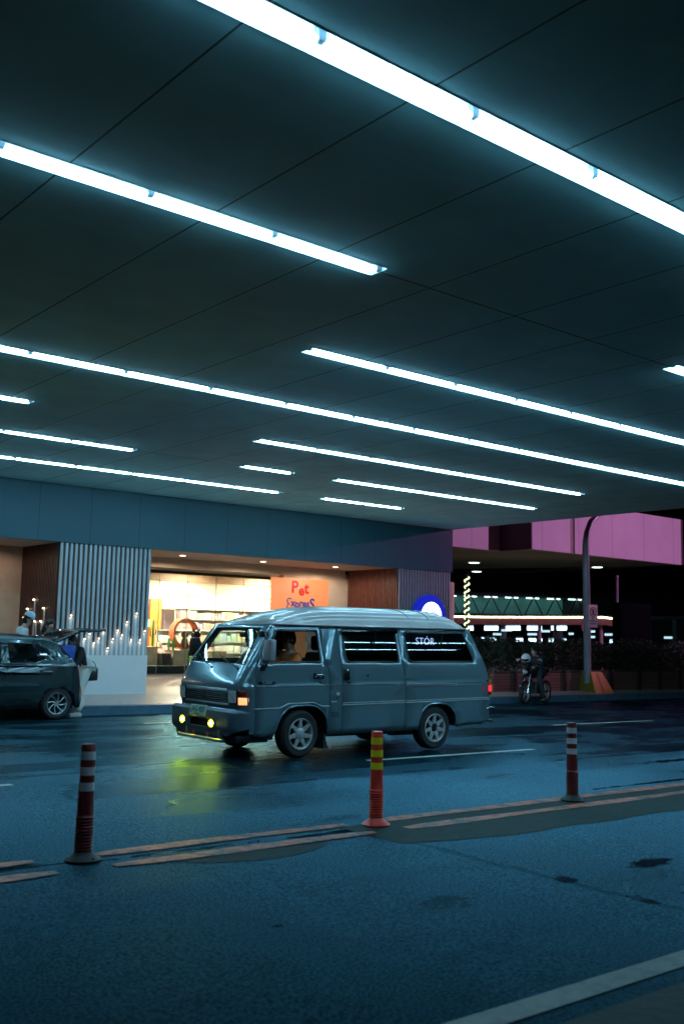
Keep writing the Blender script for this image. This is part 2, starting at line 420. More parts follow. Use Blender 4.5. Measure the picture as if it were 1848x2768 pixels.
for s in SLOTS:
    y0, y1, x0, x1, lab = s
    st = empty('strip_light', (x0, (y0 + y1) / 2, CZ), label=lab, cat='strip light')
    P = Matrix.Translation(st.location)
    mb = MB(); d = .10; t = 0.0
    L_ = x1 - x0; hw = (y1 - y0) / 2
    # trough: open box set up into the slot, 2 mm inside its edges
    e = .002
    mb.quad((e, -hw + e, d), (L_ - e, -hw + e, d), (L_ - e, hw - e, d), (e, hw - e, d))
    mb.quad((e, -hw + e, -.004), (L_ - e, -hw + e, -.004), (L_ - e, -hw + e, d), (e, -hw + e, d))
    mb.quad((e, hw - e, -.004), (L_ - e, hw - e, -.004), (L_ - e, hw - e, d), (e, hw - e, d))
    mb.quad((e, -hw + e, -.004), (e, hw - e, -.004), (e, hw - e, d), (e, -hw + e, d))
    mb.quad((L_ - e, -hw + e, -.004), (L_ - e, hw - e, -.004), (L_ - e, hw - e, d), (L_ - e, -hw + e, d))
    mb.build('trough', M_white, st, smooth=0, fix=False)
    n = max(1, round((L_ - .06) / 1.24)); tl = (L_ - .06) / n
    for k in range(n):
        xa = .03 + k * tl + .035; xb = .03 + (k + 1) * tl - .035
        mt = M_tube
        if (y0 == 6.43 and x0 < 0 and k in (0, 1)): mt = emit('dim_fluorescent_glass', TUBE, 12)
        mb = MB(); mb.tube([(xa, -.012, .002), (xa + .02, -.012, .002), (xb - .02, -.012, .002), (xb, -.012, .002)], [.022, .028, .028, .022], n=10)
        tb = mb.build('tube', mt, st)
    for k in range(n + 1):
        xx = .03 + k * tl
        MB().box(max(xx - .030, .004), min(xx + .030, L_ - .004), -.035, .010, -.004, .095, bev=.008).build('tube_holder', M_cap, st)

# ------------------------------------------------------------------ mall front
def joint_mat(name, col, period, off, rough=.6, axis=0, wd=.012, dark=.25, var=.06, sc_=1.):
    m = mat(name, col, rough, var=var, scale=sc_, bump=.1, bscale=25); nt = m.node_tree; N = nt.nodes; L = nt.links; b = N['Principled BSDF']
    geo = N.new('ShaderNodeNewGeometry'); s = N.new('ShaderNodeSeparateXYZ'); L.new(geo.outputs['Position'], s.inputs[0])
    a = N.new('ShaderNodeMath'); a.operation = 'SUBTRACT'; L.new(s.outputs[axis], a.inputs[0]); a.inputs[1].default_value = off
    d = N.new('ShaderNodeMath'); d.operation = 'PINGPONG'; L.new(a.outputs[0], d.inputs[0]); d.inputs[1].default_value = period / 2
    q = N.new('ShaderNodeMapRange'); L.new(d.outputs[0], q.inputs[0]); q.inputs[1].default_value = wd * .5; q.inputs[2].default_value = wd; q.inputs[3].default_value = 1 - dark; q.inputs[4].default_value = 0
    src = b.inputs['Base Color'].links[0].from_socket
    mx = N.new('ShaderNodeMix'); mx.data_type = 'RGBA'; L.new(q.outputs[0], mx.inputs[0]); L.new(src, mx.inputs[6]); mx.inputs[7].default_value = (.008, .016, .02, 1)
    L.new(mx.outputs[2], b.inputs['Base Color'])
    return m
M_fas = joint_mat('fascia_panels', (.018, .078, .105), 1.245, 10.11, wd=.012)
mall = empty('mall_front', (15.5, 23.8, .3), label='mall front with panelled fascia over a brightly lit glazed shop, cream walls and soffit', cat='building')
mb = MB(); mb.box(-12, 22.0, 21.40, 21.55, 3.54, CZ - .003)
at_parent(mb.build('fascia', M_fas, smooth=0), mall)
mb = MB(); mb.box(21.85, 22.0, 21.551, 30, 3.54, CZ - .003); at_parent(mb.build('fascia', M_fas, smooth=0), mall)
mb = MB(); mb.box(-12, 21.849, 21.551, 23.8, 3.545, 3.60); at_parent(mb.build('soffit', mat('soffit_board', (.42, .34, .29), .7, var=.08), smooth=0), mall)
M_cream = mat('cream_plaster', (.62, .50, .38), .75, var=.10, scale=2.2, bump=.2, bscale=18)
# header + walls at y=23.8
mb = MB(); mb.box(11.73, 19.75, 23.8, 24.0, 3.29, 3.542); at_parent(mb.build('header', M_cream, smooth=0), mall)
mb = MB(); mb.box(17.4, 19.9, 23.801, 24.05, .1, 3.288); at_parent(mb.build('wall', M_cream, smooth=0), mall)
mb = MB(); mb.box(-12, 9.43, 23.6, 23.9, -.1, 3.542); at_parent(mb.build('wall', mat('tan_plaster', (.46, .33, .24), .8, var=.14, scale=2.5, bump=.25, bscale=20), smooth=0), mall)
mb = MB(); mb.box(11.0, 19.1, 24.051, 25.3, 3.30, 3.34); at_parent(mb.build('recess_lining', mat('green_black_lining', (.03, .05, .035), .5), smooth=0), mall)
# interior box of the shop
M_shop = mat('shop_plaster', (.88, .80, .68), .7, var=.04)
M_shopfloor = mat('shop_floor', (.45, .35, .26), .25, var=.1, scale=2)
mb = MB(); mb.box(10.5, 26, 25.36, 34.0, .30, .38); at_parent(mb.build('floor', M_shopfloor, smooth=0), mall)
mb = MB(); mb.box(10.5, 26, 25.36, 34.0, 3.45, 3.52); at_parent(mb.build('ceiling', M_shop, smooth=0), mall)
mb = MB(); mb.box(10.5, 26, 34.0, 34.2, .30, 3.52); at_parent(mb.build('back_wall', M_shop, smooth=0), mall)
mb = MB(); mb.box(10.4, 10.5, 25.3, 34.2, .30, 3.52); at_parent(mb.build('side_wall', M_shop, smooth=0), mall)
mb = MB(); mb.box(26, 26.1, 25.3, 34.2, .30, 3.52); at_parent(mb.build('side_wall', M_shop, smooth=0), mall)
mb = MB(); mb.box(18.6, 26, 25.25, 25.36, .30, 3.54); at_parent(mb.build('wall', M_cream, smooth=0), mall)
# dark transom and dark base
mb = MB(); mb.box(11.7, 18.0, 25.30, 25.34, 3.22, 3.30); at_parent(mb.build('transom', mat('dark_transom', (.02, .03, .02), .4), smooth=0), mall)
mb = MB(); mb.box(11.7, 18.6, 25.38, 25.62, .38, .60, bev=.01); at_parent(mb.build('display_base', M_black), mall)
# inner bulkhead and beams
mb = MB(); mb.box(11, 20.5, 27.4, 27.6, 3.14, 3.449); at_parent(mb.build('bulkhead', mat('bulkhead_brown', (.30, .20, .14), .6), smooth=0), mall)
mb = MB(); mb.box(11, 25.9, 31.6, 31.8, 2.92, 3.449); at_parent(mb.build('bulkhead', M_shop, smooth=0), mall)
M_glass = glass('shop_glass', (.93, .97, .93), .6, base=.0)
xs = [11.74, 14.15, 15.08, 16.05, 17.02, 18.0]
for a, c in zip(xs[:-1], xs[1:]):
    mb = MB(); mb.box(a + .004, c - .004, 25.33, 25.342, .37, 3.215); at_parent(mb.build('window', M_glass, smooth=0), mall)
for a in xs[1:-1]:
    mb = MB(); mb.box(a - .005, a + .005, 25.31, 25.329, .37, 3.215); at_parent(mb.build('glass_fin', mat('glass_edge', (.25, .35, .22), .2), smooth=0), mall)
# downlights in soffit
for x in (3.1, 5.65, 8.2, 13.33, 15.88, 18.46, 20.9):
    mb = MB(); mb.lathe([(.0, -.004), (.085, -.004), (.11, -.003), (.115, .0), (.0, .001)], (x, 22.7, 3.545)); 
    o = at_parent(mb.build('downlight', mat('downlight_rim', (.7, .6, .5), .4)), mall)
    mb = MB(); mb.lathe([(.0, -.006), (.08, -.006), (.08, -.0045), (0, -.0045)], (x, 22.7, 3.545)); 
    q = mb.build('lens', emit('warm_lens', (1, .82, .6), 9)); q.parent = o
    if x < 20:
        ld = bpy.data.lights.new('downlight_beam', 'SPOT'); ld.energy = 190 if x > 10 else 60; ld.color = (1, .74, .54); ld.spot_size = R(172); ld.spot_blend = .25; ld.shadow_soft_size = .08
        lo = bpy.data.objects.new('downlight_beam', ld); COL.objects.link(lo); lo.location = (x, 22.7, 3.53)
# shop sign panel
M_or = mat('orange_sign_face', (.42, .13, .05), .5, var=.03, emis=(1., .34, .13), es=.70)
sign = empty('shop_sign', (17.99, 23.77, 2.28), label='glowing orange shop sign panel with red Pet and blue Express lettering on the cream wall', cat='sign')
mb = MB(); mb.box(-1.06, 1.06, -.03, .02, -1.9, .93, bev=.004); mb.build('panel', M_or, sign)
mb = MB(); pp = [(.52 + .30 * math.cos(2 * PI * k / 24) * (1 + .15 * math.sin(3 * 2 * PI * k / 24)), -.95 + .45 * math.sin(2 * PI * k / 24)) for k in range(24)]
mb.prism(pp, lambda p: (p[0], -.034, p[1]), lambda p: (p[0], -.0305, p[1])); mb.build('pale_graphic', mat('pale_graphic', (.75, .6, .5), .5), sign, smooth=0)
M_sr = mat('sign_red', (.5, .01, .02), .4, emis=(.8, .02, .04), es=.35); M_sb = mat('sign_blue', (.015, .03, .2), .4, emis=(.03, .08, .38), es=.35)
for ch, x, z, s_ in (('P', -.22, .66, .50), ('e', .03, .57, .42), ('t', .22, .64, .46)):
    text('letter', ch, s_, M_sr, sign, faceY(x, -.034, z), ext=.004, bold=.014)
for i, (ch, x, z, s_) in enumerate((('E', -.40, .17, .46), ('x', -.27, .20, .31), ('p', -.12, .17, .31), ('r', .02, .20, .31), ('e', .145, .19, .30), ('s', .28, .19, .30), ('S', .44, .17, .46))):
    if ch == 'E':
        mb = MB(); pts = []
        for k in range(15):
            t = k / 14; 
            if t < .5: a = R(40) + t * 2 * R(230); pts.append((x + .085 * math.cos(a), -.036, z + .085 + .085 * math.sin(a)))
            else: a = R(90) + (t - .5) * 2 * R(230); pts.append((x + .09 * math.cos(a), -.036, z - .085 + .09 * math.sin(a)))
        mb.tube(pts, .017, 6); mb.build('letter', M_sb, sign)
    else: text('letter', ch, s_, M_sb, sign, faceY(x, -.034, z), ext=.004, bold=.009)
mb = MB()
for k in range(9):
    t = (k - 4) / 4.; mb.box(t * .3 - .022, t * .3 + .014, -.036, -.0305, -.085 - .04 * t * t, -.068 - .04 * t * t)
mb.build('tagline', M_sr, sign, smooth=0)
# shop lighting: ceiling panels (lamps the place has)
for i, (x, y) in enumerate(((13.2, 26.6), (16.2, 26.6), (19.2, 26.8), (14.6, 29.2), (17.6, 29.2), (20.6, 29.2), (15., 30.8), (18.4, 30.8), (21.8, 30.8), (18.5, 33), (22, 33))):
    lt = empty('ceiling_lamp', (x, y, 3.45), label=None, cat='ceiling lamp', group='warm lamp panels in the shop ceiling')
    lt['label'] = 'warm white lamp panel glowing in the shop ceiling'
    mb = MB(); mb.box(-.42, .42, -.14, .14, -.03, -.002, bev=.004); mb.build('frame', M_white, lt)
    mb = MB(); mb.box(-.39, .39, -.11, .11, -.034, -.0305); mb.build('diffuser', emit('warm_panel', (1, .84, .62), 440), lt, smooth=0)
# light box above shelves
lb = tag(MB().box(18.9, 25.8, 33.4, 33.55, 2.42, 2.92, bev=.01).build('light_box', mat('yellow_lightbox', (1, .8, .4), .5, var=.35, scale=1.3, emis=(1, .80, .42), es=4.)), 'long glowing yellow light box above the shelves at the back of the shop', 'light box')
# back wall coloured areas
tag(MB().box(18.45, 18.9, 33.6, 33.95, .38, 2.78).build('wall_panel', mat('orange_panel', (.9, .28, .06), .5)), 'narrow orange wall panel at the back left of the shop', 'wall panel')
cab = empty('display_cabinet', (19.4, 33.7, .38), label='dark purplish glazed cabinet between orange panel and product shelves', cat='cabinet')
mb = MB(); mb.box(-.48, .5, -.05, .2, 0, 2.4, bev=.01); mb.build('carcass', mat('cabinet_purple', (.10, .07, .09), .3), cab)
mb = MB(); mb.box(-.4, .42, -.07, -.051, 1.15, 2.3); mb.build('glass_door', mat('cabinet_glass', (.16, .12, .15), .1), cab)
tag(MB().box(16.9, 18.4, 33.5, 33.9, 1.72, 1.98, bev=.01).build('wall_ledge', mat('mint_board', (.25, .75, .5), .5)), 'mint green board on the wall low at the back left of the shop', 'board')
# shelves with products
prodm = [mat('product_%s' % n, [q * .6 + .38 for q in c], .5, var=.15, scale=9) for n, c in (('pink', (.85, .25, .32)), ('white', (.85, .8, .75)), ('red', (.7, .08, .08)), ('yellow', (.9, .6, .1)), ('mint', (.4, .75, .6)), ('blue', (.15, .3, .6)), ('orange', (.9, .35, .1)))]
for si, (x0, x1, y, zz, lab) in enumerate(((18.1, 23.9, 31.0, (.38, .82, 1.22, 1.62, 2.0, 2.36), 'long white gondola shelf packed with colourful pet products at the back of the shop'), (16.4, 18.9, 29.2, (.38, .8, 1.2, 1.6), 'short white product shelf in the middle of the shop, behind the windscreen of the van'))):
    sh = empty('product_shelf', ((x0 + x1) / 2, y, .38), label=lab, cat='shelf')
    hl = (x1 - x0) / 2
    mb = MB(); mb.box(-hl, hl, .2, .24, 0, zz[-1] - .38); mb.build('back_panel', M_white, sh)
    for z in zz: MB().box(-hl, hl, -.2, .199, z - .38, z - .355, bev=.003).build('board', M_white, sh)
    for z in zz[:-1]:
        x = -hl + .03
        while x < hl - .3:
            ww = random.choice((.16, .22, .28, .34)) * (1.7 if z < 1.1 else 1); hh = random.uniform(.2, .31); k = random.choice((0, 1, 1, 0, 2, 3, 4, 5, 6, 1))
            MB().box(x, x + ww - .02, -.15, .12, z - .354, z - .354 + hh, bev=.02).build('product', prodm[k], sh); x += ww
# window display
M_plinth = mat('plinth_wood', (.50, .40, .28), .5, var=.12, scale=5)
def plinth(x, y, w_, d, z1, m, lab, top=None):
    r = empty('display_plinth', (x, y, .38), label=lab, cat='plinth')
    MB().box(-w_ / 2, w_ / 2, -d / 2, d / 2, 0, z1 - .41, bev=.006).build('body', m, r)
    MB().box(-w_ / 2 - .02, w_ / 2 + .02, -d / 2 - .02, d / 2 + .02, z1 - .409, z1 - .38, bev=.006).build('top', top or M_plinth, r)
    return r
plinth(15.36, 26.3, .50, .5, 1.02, M_plinth, 'pale wooden display plinth under the small green cactus posts in the shop window')
plinth(15.98, 26.42, .62, .45, 1.06, mat('plinth_dark', (.03, .04, .04), .3), 'dark display plinth with pale top carrying the terracotta ring in the shop window', mat('pale_top', (.7, .6, .48), .4))
plinth(14.5, 26.5, .4, .5, 1.12, M_plinth, 'wooden display plinth at the left end of the shop window')
plinth(14.86, 26.2, .3, .4, .95, M_black, 'small black plinth between the two wooden plinths in the shop window')
plinth(16.9, 26.6, .5, .5, 1.0, M_plinth, 'wooden display plinth hidden behind the lower edge of the van windscreen')
M_terra = mat('terracotta_plush', (.72, .20, .09), .7, var=.1, bump=.3)
ring = empty('cat_tree', (15.66, 26.42, 1.065), label='large terracotta ring shaped cat tree standing on the dark plinth in the shop window', cat='cat tree')
mb = MB(); rr = []
for k in range(25):
    a = R(-75 - 15) + R(330) * k / 24 + R(15); c, s_ = math.cos(a), math.sin(a)
    rr.append([(c * .38 , -.14, s_ * .38 + .47), (c * .44, -.14, s_ * .44 + .47), (c * .44, .14, s_ * .44 + .47), (c * .38, .14, s_ * .38 + .47)])
mb.rings(rr); mb.build('ring', M_terra, ring)
MB().box(-.2, .2, -.16, .16, 0, .06, bev=.02).build('base', M_terra, ring)
bc = empty('cat_figure', (15.95, 26.2, 1.065), label='glossy black seated cat figure in front of the terracotta ring', cat='figure')
mb = MB(); mb.lathe([(.01, 0), (.15, .0), (.19, .06), (.185, .18), (.13, .29), (.08, .33)]); mb.build('body', mat('gloss_black', (.01, .012, .014), .12), bc)
mb = MB(); mb.ball((0, 0, .43), .155); mb.tube([(-.09, 0, .53), (-.12, 0, .62)], [.05, .005]); mb.tube([(.09, 0, .53), (.12, 0, .62)], [.05, .005]); mb.build('head', MATS['gloss_black'], bc)
bd = empty('cat_figure', (15.63, 26.32, 1.065), label='brown seated cat figure inside the terracotta ring', cat='figure')
mb = MB(); mb.lathe([(.01, 0), (.11, .0), (.12, .06), (.11, .18), (.08, .29), (.05, .33)]); mb.build('body', mat('brown_plush', (.12, .08, .035), .7), bd)
mb = MB(); mb.ball((0, 0, .42), .11); mb.build('head', MATS['brown_plush'], bd)
M_green = mat('cactus_green', (.04, .22, .05), .6, var=.3, scale=20)
def cactus(x, y, z, h, arms, lab):
    r = empty('cactus_post', (x, y, z), label=lab, cat='cactus post')
    mb = MB(); mb.tube([(0, 0, 0), (0, 0, .02), (0, 0, h - .04), (0, 0, h)], [.03, .035, .035, .015], 10); mb.build('post', M_green, r)
    for sx_, za, zb in arms:
        mb = MB(); mb.tube([(sx_ * .02, 0, za), (sx_ * .08, 0, za + .01), (sx_ * .1, 0, zb)], [.022, .024, .018], 8); mb.build('arm', M_green, r)
cactus(15.06, 26.25, 1.02, .36, ((1, .1, .2),), 'green cactus post at the left front edge of the pale wooden plinth')
cactus(15.24, 26.3, 1.02, .36, ((-1, .12, .2), (1, .1, .18)), 'green two armed cactus post on the pale wooden plinth, beside the ring')
cactus(14.66, 26.5, 1.12, .8, ((1, .35, .5), (-1, .3, .55)), 'tallest green cactus post on the left end plinth in the shop window')
tag(MB().lathe([(.01, 0), (.1, 0), (.12, .1), (.11, .2), (.07, .26)], (15.72, 26.0, .61)).build('pouf', mat('green_plush', (.1, .3, .1), .8)), 'small round green pouf on the black window base', 'pouf')
tag(MB().lathe([(.14, 0), (.15, .02), (.1, .03), (.04, .24), (.03, .26)], (14.95, 26.6, 1.05), n=12).build('display_stand', mat('pale_card', (.75, .6, .5), .5)), 'pale cone shaped display stand behind the cactus posts', 'stand')

# ------------------------------------------------------------------ slatted columns
M_brown = mat('brown_timber', (.10, .035, .022), .5, var=.35, scale=9)
M_slat = mat('pale_slat_paint', (.42, .46, .50), .6, var=.05, scale=2, bump=.12, bscale=30)
colL = empty('slatted_column', (10.58, 22.6, .1), label='wide column clad in pale and brown vertical slats ending in a white stepped base with candle like lamps', cat='column')
C0, C1, CT = 9.44, 11.73, 3.54
MB().box(C0 + .02, C1 - .02, 21.50, 23.78, -.1, CT).build('core', M_brown, None, smooth=0); at_parent(bpy.context.scene.objects[-1] if False else COL.objects[-1], colL)
# gap bottoms (candle tops), measured left to right
gaps = {}
nsl = 20; pitch = (C1 - C0) / (nsl - .45)
tops = {2: 1.86, 5: 1.33, 6: 1.45, 7: 1.24, 8: 1.35, 9: 1.54, 10: 1.13, 11: 1.34, 12: 1.54, 13: 1.43, 14: 1.74, 15: 1.33, 16: 1.95, 17: 1.33, 18: 1.54}
mbs = MB()
sw = pitch * .5
for i in range(nsl):
    x = C0 + i * pitch
    mbs.box(x, x + sw, 21.455, 21.498, 1.001, CT - .002, bev=.003)
at_parent(mbs.build('slats', M_slat), colL)
mbf = MB()
M_candle = emit('warm_candle_lens', (1., .78, .52), 15)
for i in range(nsl - 1):
    x = C0 + i * pitch + sw; wgap = pitch - sw
    zt = tops.get(i, 1.0 if i > 4 else random.choice((1.25, 1.4, 1.15)))
    mbf.box(x - .002, x + wgap + .002, 21.46, 21.50, .082, zt - .03)
    pr = [(x, zt - .03), (x + wgap, zt - .03)] + [(x + wgap / 2 + wgap / 2 * math.cos(a), zt - .03 + .03 * math.sin(a)) for a in (R(30), R(70), R(110), R(150))]
    mbf.prism(pr, lambda p: (p[0], 21.462, p[1]), lambda p: (p[0], 21.497, p[1]))
M_base = mat('white_base_paint', (.72, .74, .76), .6, var=.04, scale=2, bump=.1, bscale=30)
at_parent(mbf.build('stepped_base', M_base), colL)
mb = MB(); mb.box(C0 + .66, C1 + .01, 21.44, 21.4549, .05, 1.0); at_parent(mb.build('base_panel', M_base, smooth=0), colL)
for i, zt in tops.items():
    x = C0 + i * pitch + sw + (pitch - sw) / 2
    mb = MB(); mb.lathe([(.003, .010), (.012, .010), (.015, 0), (.008, -.006)], (x, 21.435, zt + .03), n=10)
    at_parent(mb.build('lamp', M_candle), colL)
    ld = bpy.data.lights.new('candle_beam', 'SPOT'); ld.energy = .55; ld.color = (1, .74, .5); ld.spot_size = R(120); ld.spot_blend = 1.; ld.shadow_soft_size = .012
    lo = bpy.data.objects.new('candle_beam', ld); COL.objects.link(lo); lo.location = (x, 21.405, zt + .035); lo.rotation_euler = (R(18), 0, 0)
mbd = MB()
for k in range(26):
    y = 21.56 + k * .086
    mbd.box(C0 - .03, C0 + .018, y, y + .045, -.05, CT - .003)
at_parent(mbd.build('slats', mat('dark_brown_slat', (.06, .024, .018), .5, var=.3, scale=6), smooth=0), colL)
for (y, z) in ((23.19, 1.82), (23.01, 2.02), (22.65, 2.23), (22.08, 2.03), (22.19, 1.73), (21.76, 1.73), (22.51, 1.73), (23.29, 1.52)):
    mb = MB(); mb.box(C0 - .05, C0 - .031, y - .03, y + .03, .2, z, bev=.004); at_parent(mb.build('pale_fin', M_slat), colL)
    mb = MB(); mb.lathe([(.003, .02), (.02, .02), (.026, 0), (.012, -.004)], (C0 - .07, y, z + .01), n=10); at_parent(mb.build('lamp', M_candle), colL)
M_brown2 = mat('red_brown_slat', (.14, .05, .035), .5, var=.2, scale=6)
colR = empty('slatted_column', (20.9, 22.6, .1), label='column clad in narrow red brown vertical slats behind the van rear, carrying the round blue sign', cat='column')
mb = MB(); mb.box(19.86, 21.98, 21.50, 23.78, -.15, 3.542); at_parent(mb.build('core', M_brown, smooth=0), colR)
mb = MB(); ml = MB()
for k in range(20):
    x = 19.84 + k * .1085
    ml.box(x, x + .055, 21.45, 21.498, -.1, 3.539, bev=.003)
at_parent(ml.build('slats', mat('mauve_slat', (.32, .26, .30), .5, var=.1)), colR)
for k in range(21):
    y = 21.51 + k * .108
    mb.box(19.80, 19.859, y, y + .055, -.1, 3.539)
at_parent(mb.build('slats', M_brown2, smooth=0), colR)
# round sign
rs = empty('round_sign', (20.95, 21.32, 2.18), label='round sign with a dark blue rim and glowing white face on the right slatted column', cat='sign')
mb = MB(); mb.lathe([(.01, -.09), (.60, -.09), (.63, -.06), (.63, .09), (.60, .12), (.01, .12)], axis='y', n=48); mb.build('rim', mat('deep_blue_rim', (.01, .02, .4), .3, emis=(.005, .015, .45), es=.9), rs)
mb = MB(); mb.lathe([(.01, -.10), (.41, -.10), (.41, -.0905), (.01, -.0905)], axis='y', n=48); mb.build('face', emit('white_face', (.62, .74, 1), 6.), rs)
text('lettering', 'SM', .42, emit('pale_lilac', (.6, .66, 1.), 1.1), rs, faceY(0, -.103, .06), ext=.001, bold=.02)

# ------------------------------------------------------------------ right background
M_pink = joint_mat('pale_cladding', (.60, .52, .62), 2.6, 42.9, wd=.02, dark=.5, var=.05)
bb = empty('far_building', (40, 35, 0), label='elevated building wing with pink lit cladding band and dark soffit beyond the canopy', cat='building')
for a in ((26.5, 34.35, 30.45, 30.7), (34.4, 37.08, 28.6, 28.85), (37.42, 46.2, 28.6, 28.85)):
    at_parent(MB().box(*a, 5.5, 7.85).build('cladding', M_pink, smooth=0), bb)
at_parent(MB().box(37.081, 37.419, 28.68, 28.8, 5.5, 7.85).build('recess', mat('grey_recess', (.28, .26, .24), .6), smooth=0), bb)
at_parent(MB().box(34.351, 34.399, 28.62, 30.7, 5.5, 7.85).build('side_cladding', mat('grey_cladding', (.07, .05, .06), .6), smooth=0), bb)
at_parent(MB().box(46.202, 46.4, 28.6, 48, 5.5, 7.85).build('side_cladding', MATS['grey_cladding'], smooth=0), bb)
mb = MB(); mb.prism([(26.5, 30.701), (34.4, 30.701), (34.4, 28.851), (46.2, 28.851), (46.2, 31), (40, 46), (26.5, 46)], lambda p: (p[0], p[1], 5.52), lambda p: (p[0], p[1], 5.7))
at_parent(mb.build('soffit', mat('grey_soffit', (.16, .16, .13), .7, var=.25, scale=.4), smooth=0), bb)
for x, y in ((38.84, 36.2), (45.1, 33.), (44.2, 41)):
    o = at_parent(MB().lathe([(.0, 0), (.35, 0), (.36, -.03), (.30, -.04), (0, -.04)], (x, y, 5.519)).build('downlight', M_white), bb)
    q = MB().lathe([(.0, -.045), (.28, -.045), (.28, -.041), (0, -.041)], (x, y, 5.519)).build('lens', emit('cool_lens', (.8, 1, .85), 6)); q.parent = o
db = empty('office_block', (70, 62, 0), label='unlit dark block far behind the footbridge with a few dim windows', cat='building')
at_parent(MB().box(45, 125, 74, 90, -1, 30).build('wall', mat('night_facade', (.008, .012, .014), .7), smooth=0), db)
for x, z in ((60, 7.0), (71, 9.), (86, 6.5), (97, 8.2), (79, 4.8)):
    at_parent(MB().box(x, x + 1.1, 73.9, 73.99, z, z + .5).build('window', emit('dim_window', (.15, .6, .7), .5), smooth=0), db)
# dark enclosing backdrop building to the right
at_parent(MB().box(60, 62, 20, 74, -1, 12).build('wall', MATS['night_facade'], smooth=0), db)

# direction helpers for far things: azimuth rays from camera kept as plain numbers
# footbridge
fb = empty('footbridge', (56, 49, 3.1), label='glazed covered footbridge with diagonal trusses and cool lights, far behind the van rear', cat='footbridge')
pa, pb = Vector((51.5, 55.5)), Vector((60.2, 45.0)); dv = (pb - pa); LN = dv.length; dv = dv / LN; nv = Vector((dv.y, -dv.x))
if nv.dot(Vector((-1, -1))) < 0: nv = -nv
def FB(u, v, z): p = pa + dv * u + nv * v; return Vector((p.x, p.y, z - .018 * u))
def fbox(mb, u0, u1, v0, v1, z0, z1):
    a = [FB(u, v, z) for u, v, z in ((u0, v0, z0), (u1, v0, z0), (u1, v1, z0), (u0, v1, z0), (u0, v0, z1), (u1, v0, z1), (u1, v1, z1), (u0, v1, z1))]
    vs = [mb.b.verts.new(p) for p in a]
    for q in ((0, 1, 2, 3), (7, 6, 5, 4), (0, 4, 5, 1), (1, 5, 6, 2), (2, 6, 7, 3), (3, 7, 4, 0)): mb.b.faces.new([vs[i] for i in q])
    return mb
M_steel = mat('bridge_steel', (.14, .19, .18), .5, emis=(.2,.4,.35), es=.0)
at_parent(fbox(MB(), 0, LN, -1.2, 1.2, 2.95, 3.2).build('deck', mat('bridge_deck', (.03, .045, .045), .6), smooth=0), fb)
at_parent(fbox(MB(), 0, LN, -1.3, 1.3, 4.75, 4.95).build('roof', MATS['bridge_deck'], smooth=0), fb)
at_parent(fbox(MB(), 0, LN, -1.2, -1.15, 3.2, 4.75).build('rear_glazing', mat('green_glazing', (.05, .16, .15), .3, var=.6, scale=.8, emis=(.10, .42, .38), es=.13), smooth=0), fb)
mb = MB(); n = 9
for i in range(n):
    u0 = LN * i / n; u1 = LN * (i + 1) / n; um = (u0 + u1) / 2
    for a, c in ((u0, um), (u1, um)): mb.tube([FB(a, 1.15, 3.2), FB(c, 1.15, 4.75)], .05, 6)
at_parent(mb.build('truss', M_steel), fb)
for i in range(n):
    u0 = LN * i / n
    at_parent(fbox(MB(), u0 + .2, u0 + LN / n * .75, -.2, .0, 4.66, 4.72).build('lamp', emit('bridge_lamp', (.6, 1, .95), 5), smooth=0), fb)
# led edged canopy
lc = empty('drop_off_canopy', (38.5, 31.5, 2.4), label='low far canopy edged with a bright yellow white light line', cat='canopy')
pts = [(35.5, 35.2, 2.58), (36.96, 33.67, 2.58), (40.51, 29.31, 2.66), (41.15, 28.4, 2.52)]
mb = MB(); mb.tube([Vector(p) + Vector((-.03, -.03, 0)) for p in pts], .045, 6); at_parent(mb.build('light_line', emit('led_line', (1, .88, .45), 7)), lc)
mb = MB()
for a, c in zip(pts[:-1], pts[1:]):
    a, c = Vector(a), Vector(c); 
    v = [a + Vector((0, 0, -.06)), c + Vector((0, 0, -.06)), c + Vector((0, 0, -.36)), a + Vector((0, 0, -.36))]
    mb.quad(*v)
o = at_parent(mb.build('fascia', mat('salmon_fascia', (.28, .15, .12), .5), smooth=0), lc); sm = o.modifiers.new('Solidify', 'SOLIDIFY'); sm.thickness = .1; sm.offset = 0
mb = MB(); mb.prism([(p[0] + .05, p[1] + .1) for p in pts] + [(49, 36), (43, 43)], lambda p: (p[0], p[1], 2.45), lambda p: (p[0], p[1], 2.54)); at_parent(mb.build('roof', MATS['night_facade'], smooth=0), lc)
for x, y in ((36.6, 34.5), (38.9, 31.9), (40.7, 29.6), (44, 35)):
    at_parent(MB().tube([(x, y, -.4), (x, y, 2.44)], .09, 8).build('post', mat('mauve_post', (.35, .28, .3), .5)), lc)
# parking hall lights beyond
def ray_at(px, py, dist):  # point seen from the photo's viewpoint, used once to find real positions
    d = (R2 * (px - 924) - U2 * (py - 1384) + F * f); k = dist / math.hypot(d.x, d.y); return Vector((0, 0, 1.585)) + d * k
hall = empty('parking_hall', (52, 45, -.4), label='open sided parking hall behind the hedge', cat='parking hall')
pA, pB = (45.5, 50.5), (60, 31)
mb = MB(); mb.prism([(43.5, 48.5), (56.5, 31.5), (76, 45), (62, 68)], lambda p: (p[0], p[1], 2.95), lambda p: (p[0], p[1], 3.1)); at_parent(mb.build('roof', mat('hall_ceiling', (.08, .14, .16), .7), smooth=0), hall)
mb = MB(); mb.prism([(74, 44.5), (74.4, 44.8), (62.4, 67.8), (62, 67.5)], lambda p: (p[0], p[1], -1), lambda p: (p[0], p[1], 2.94)); at_parent(mb.build('rear_wall', mat('hall_wall', (.01, .025, .045), .6), smooth=0), hall)
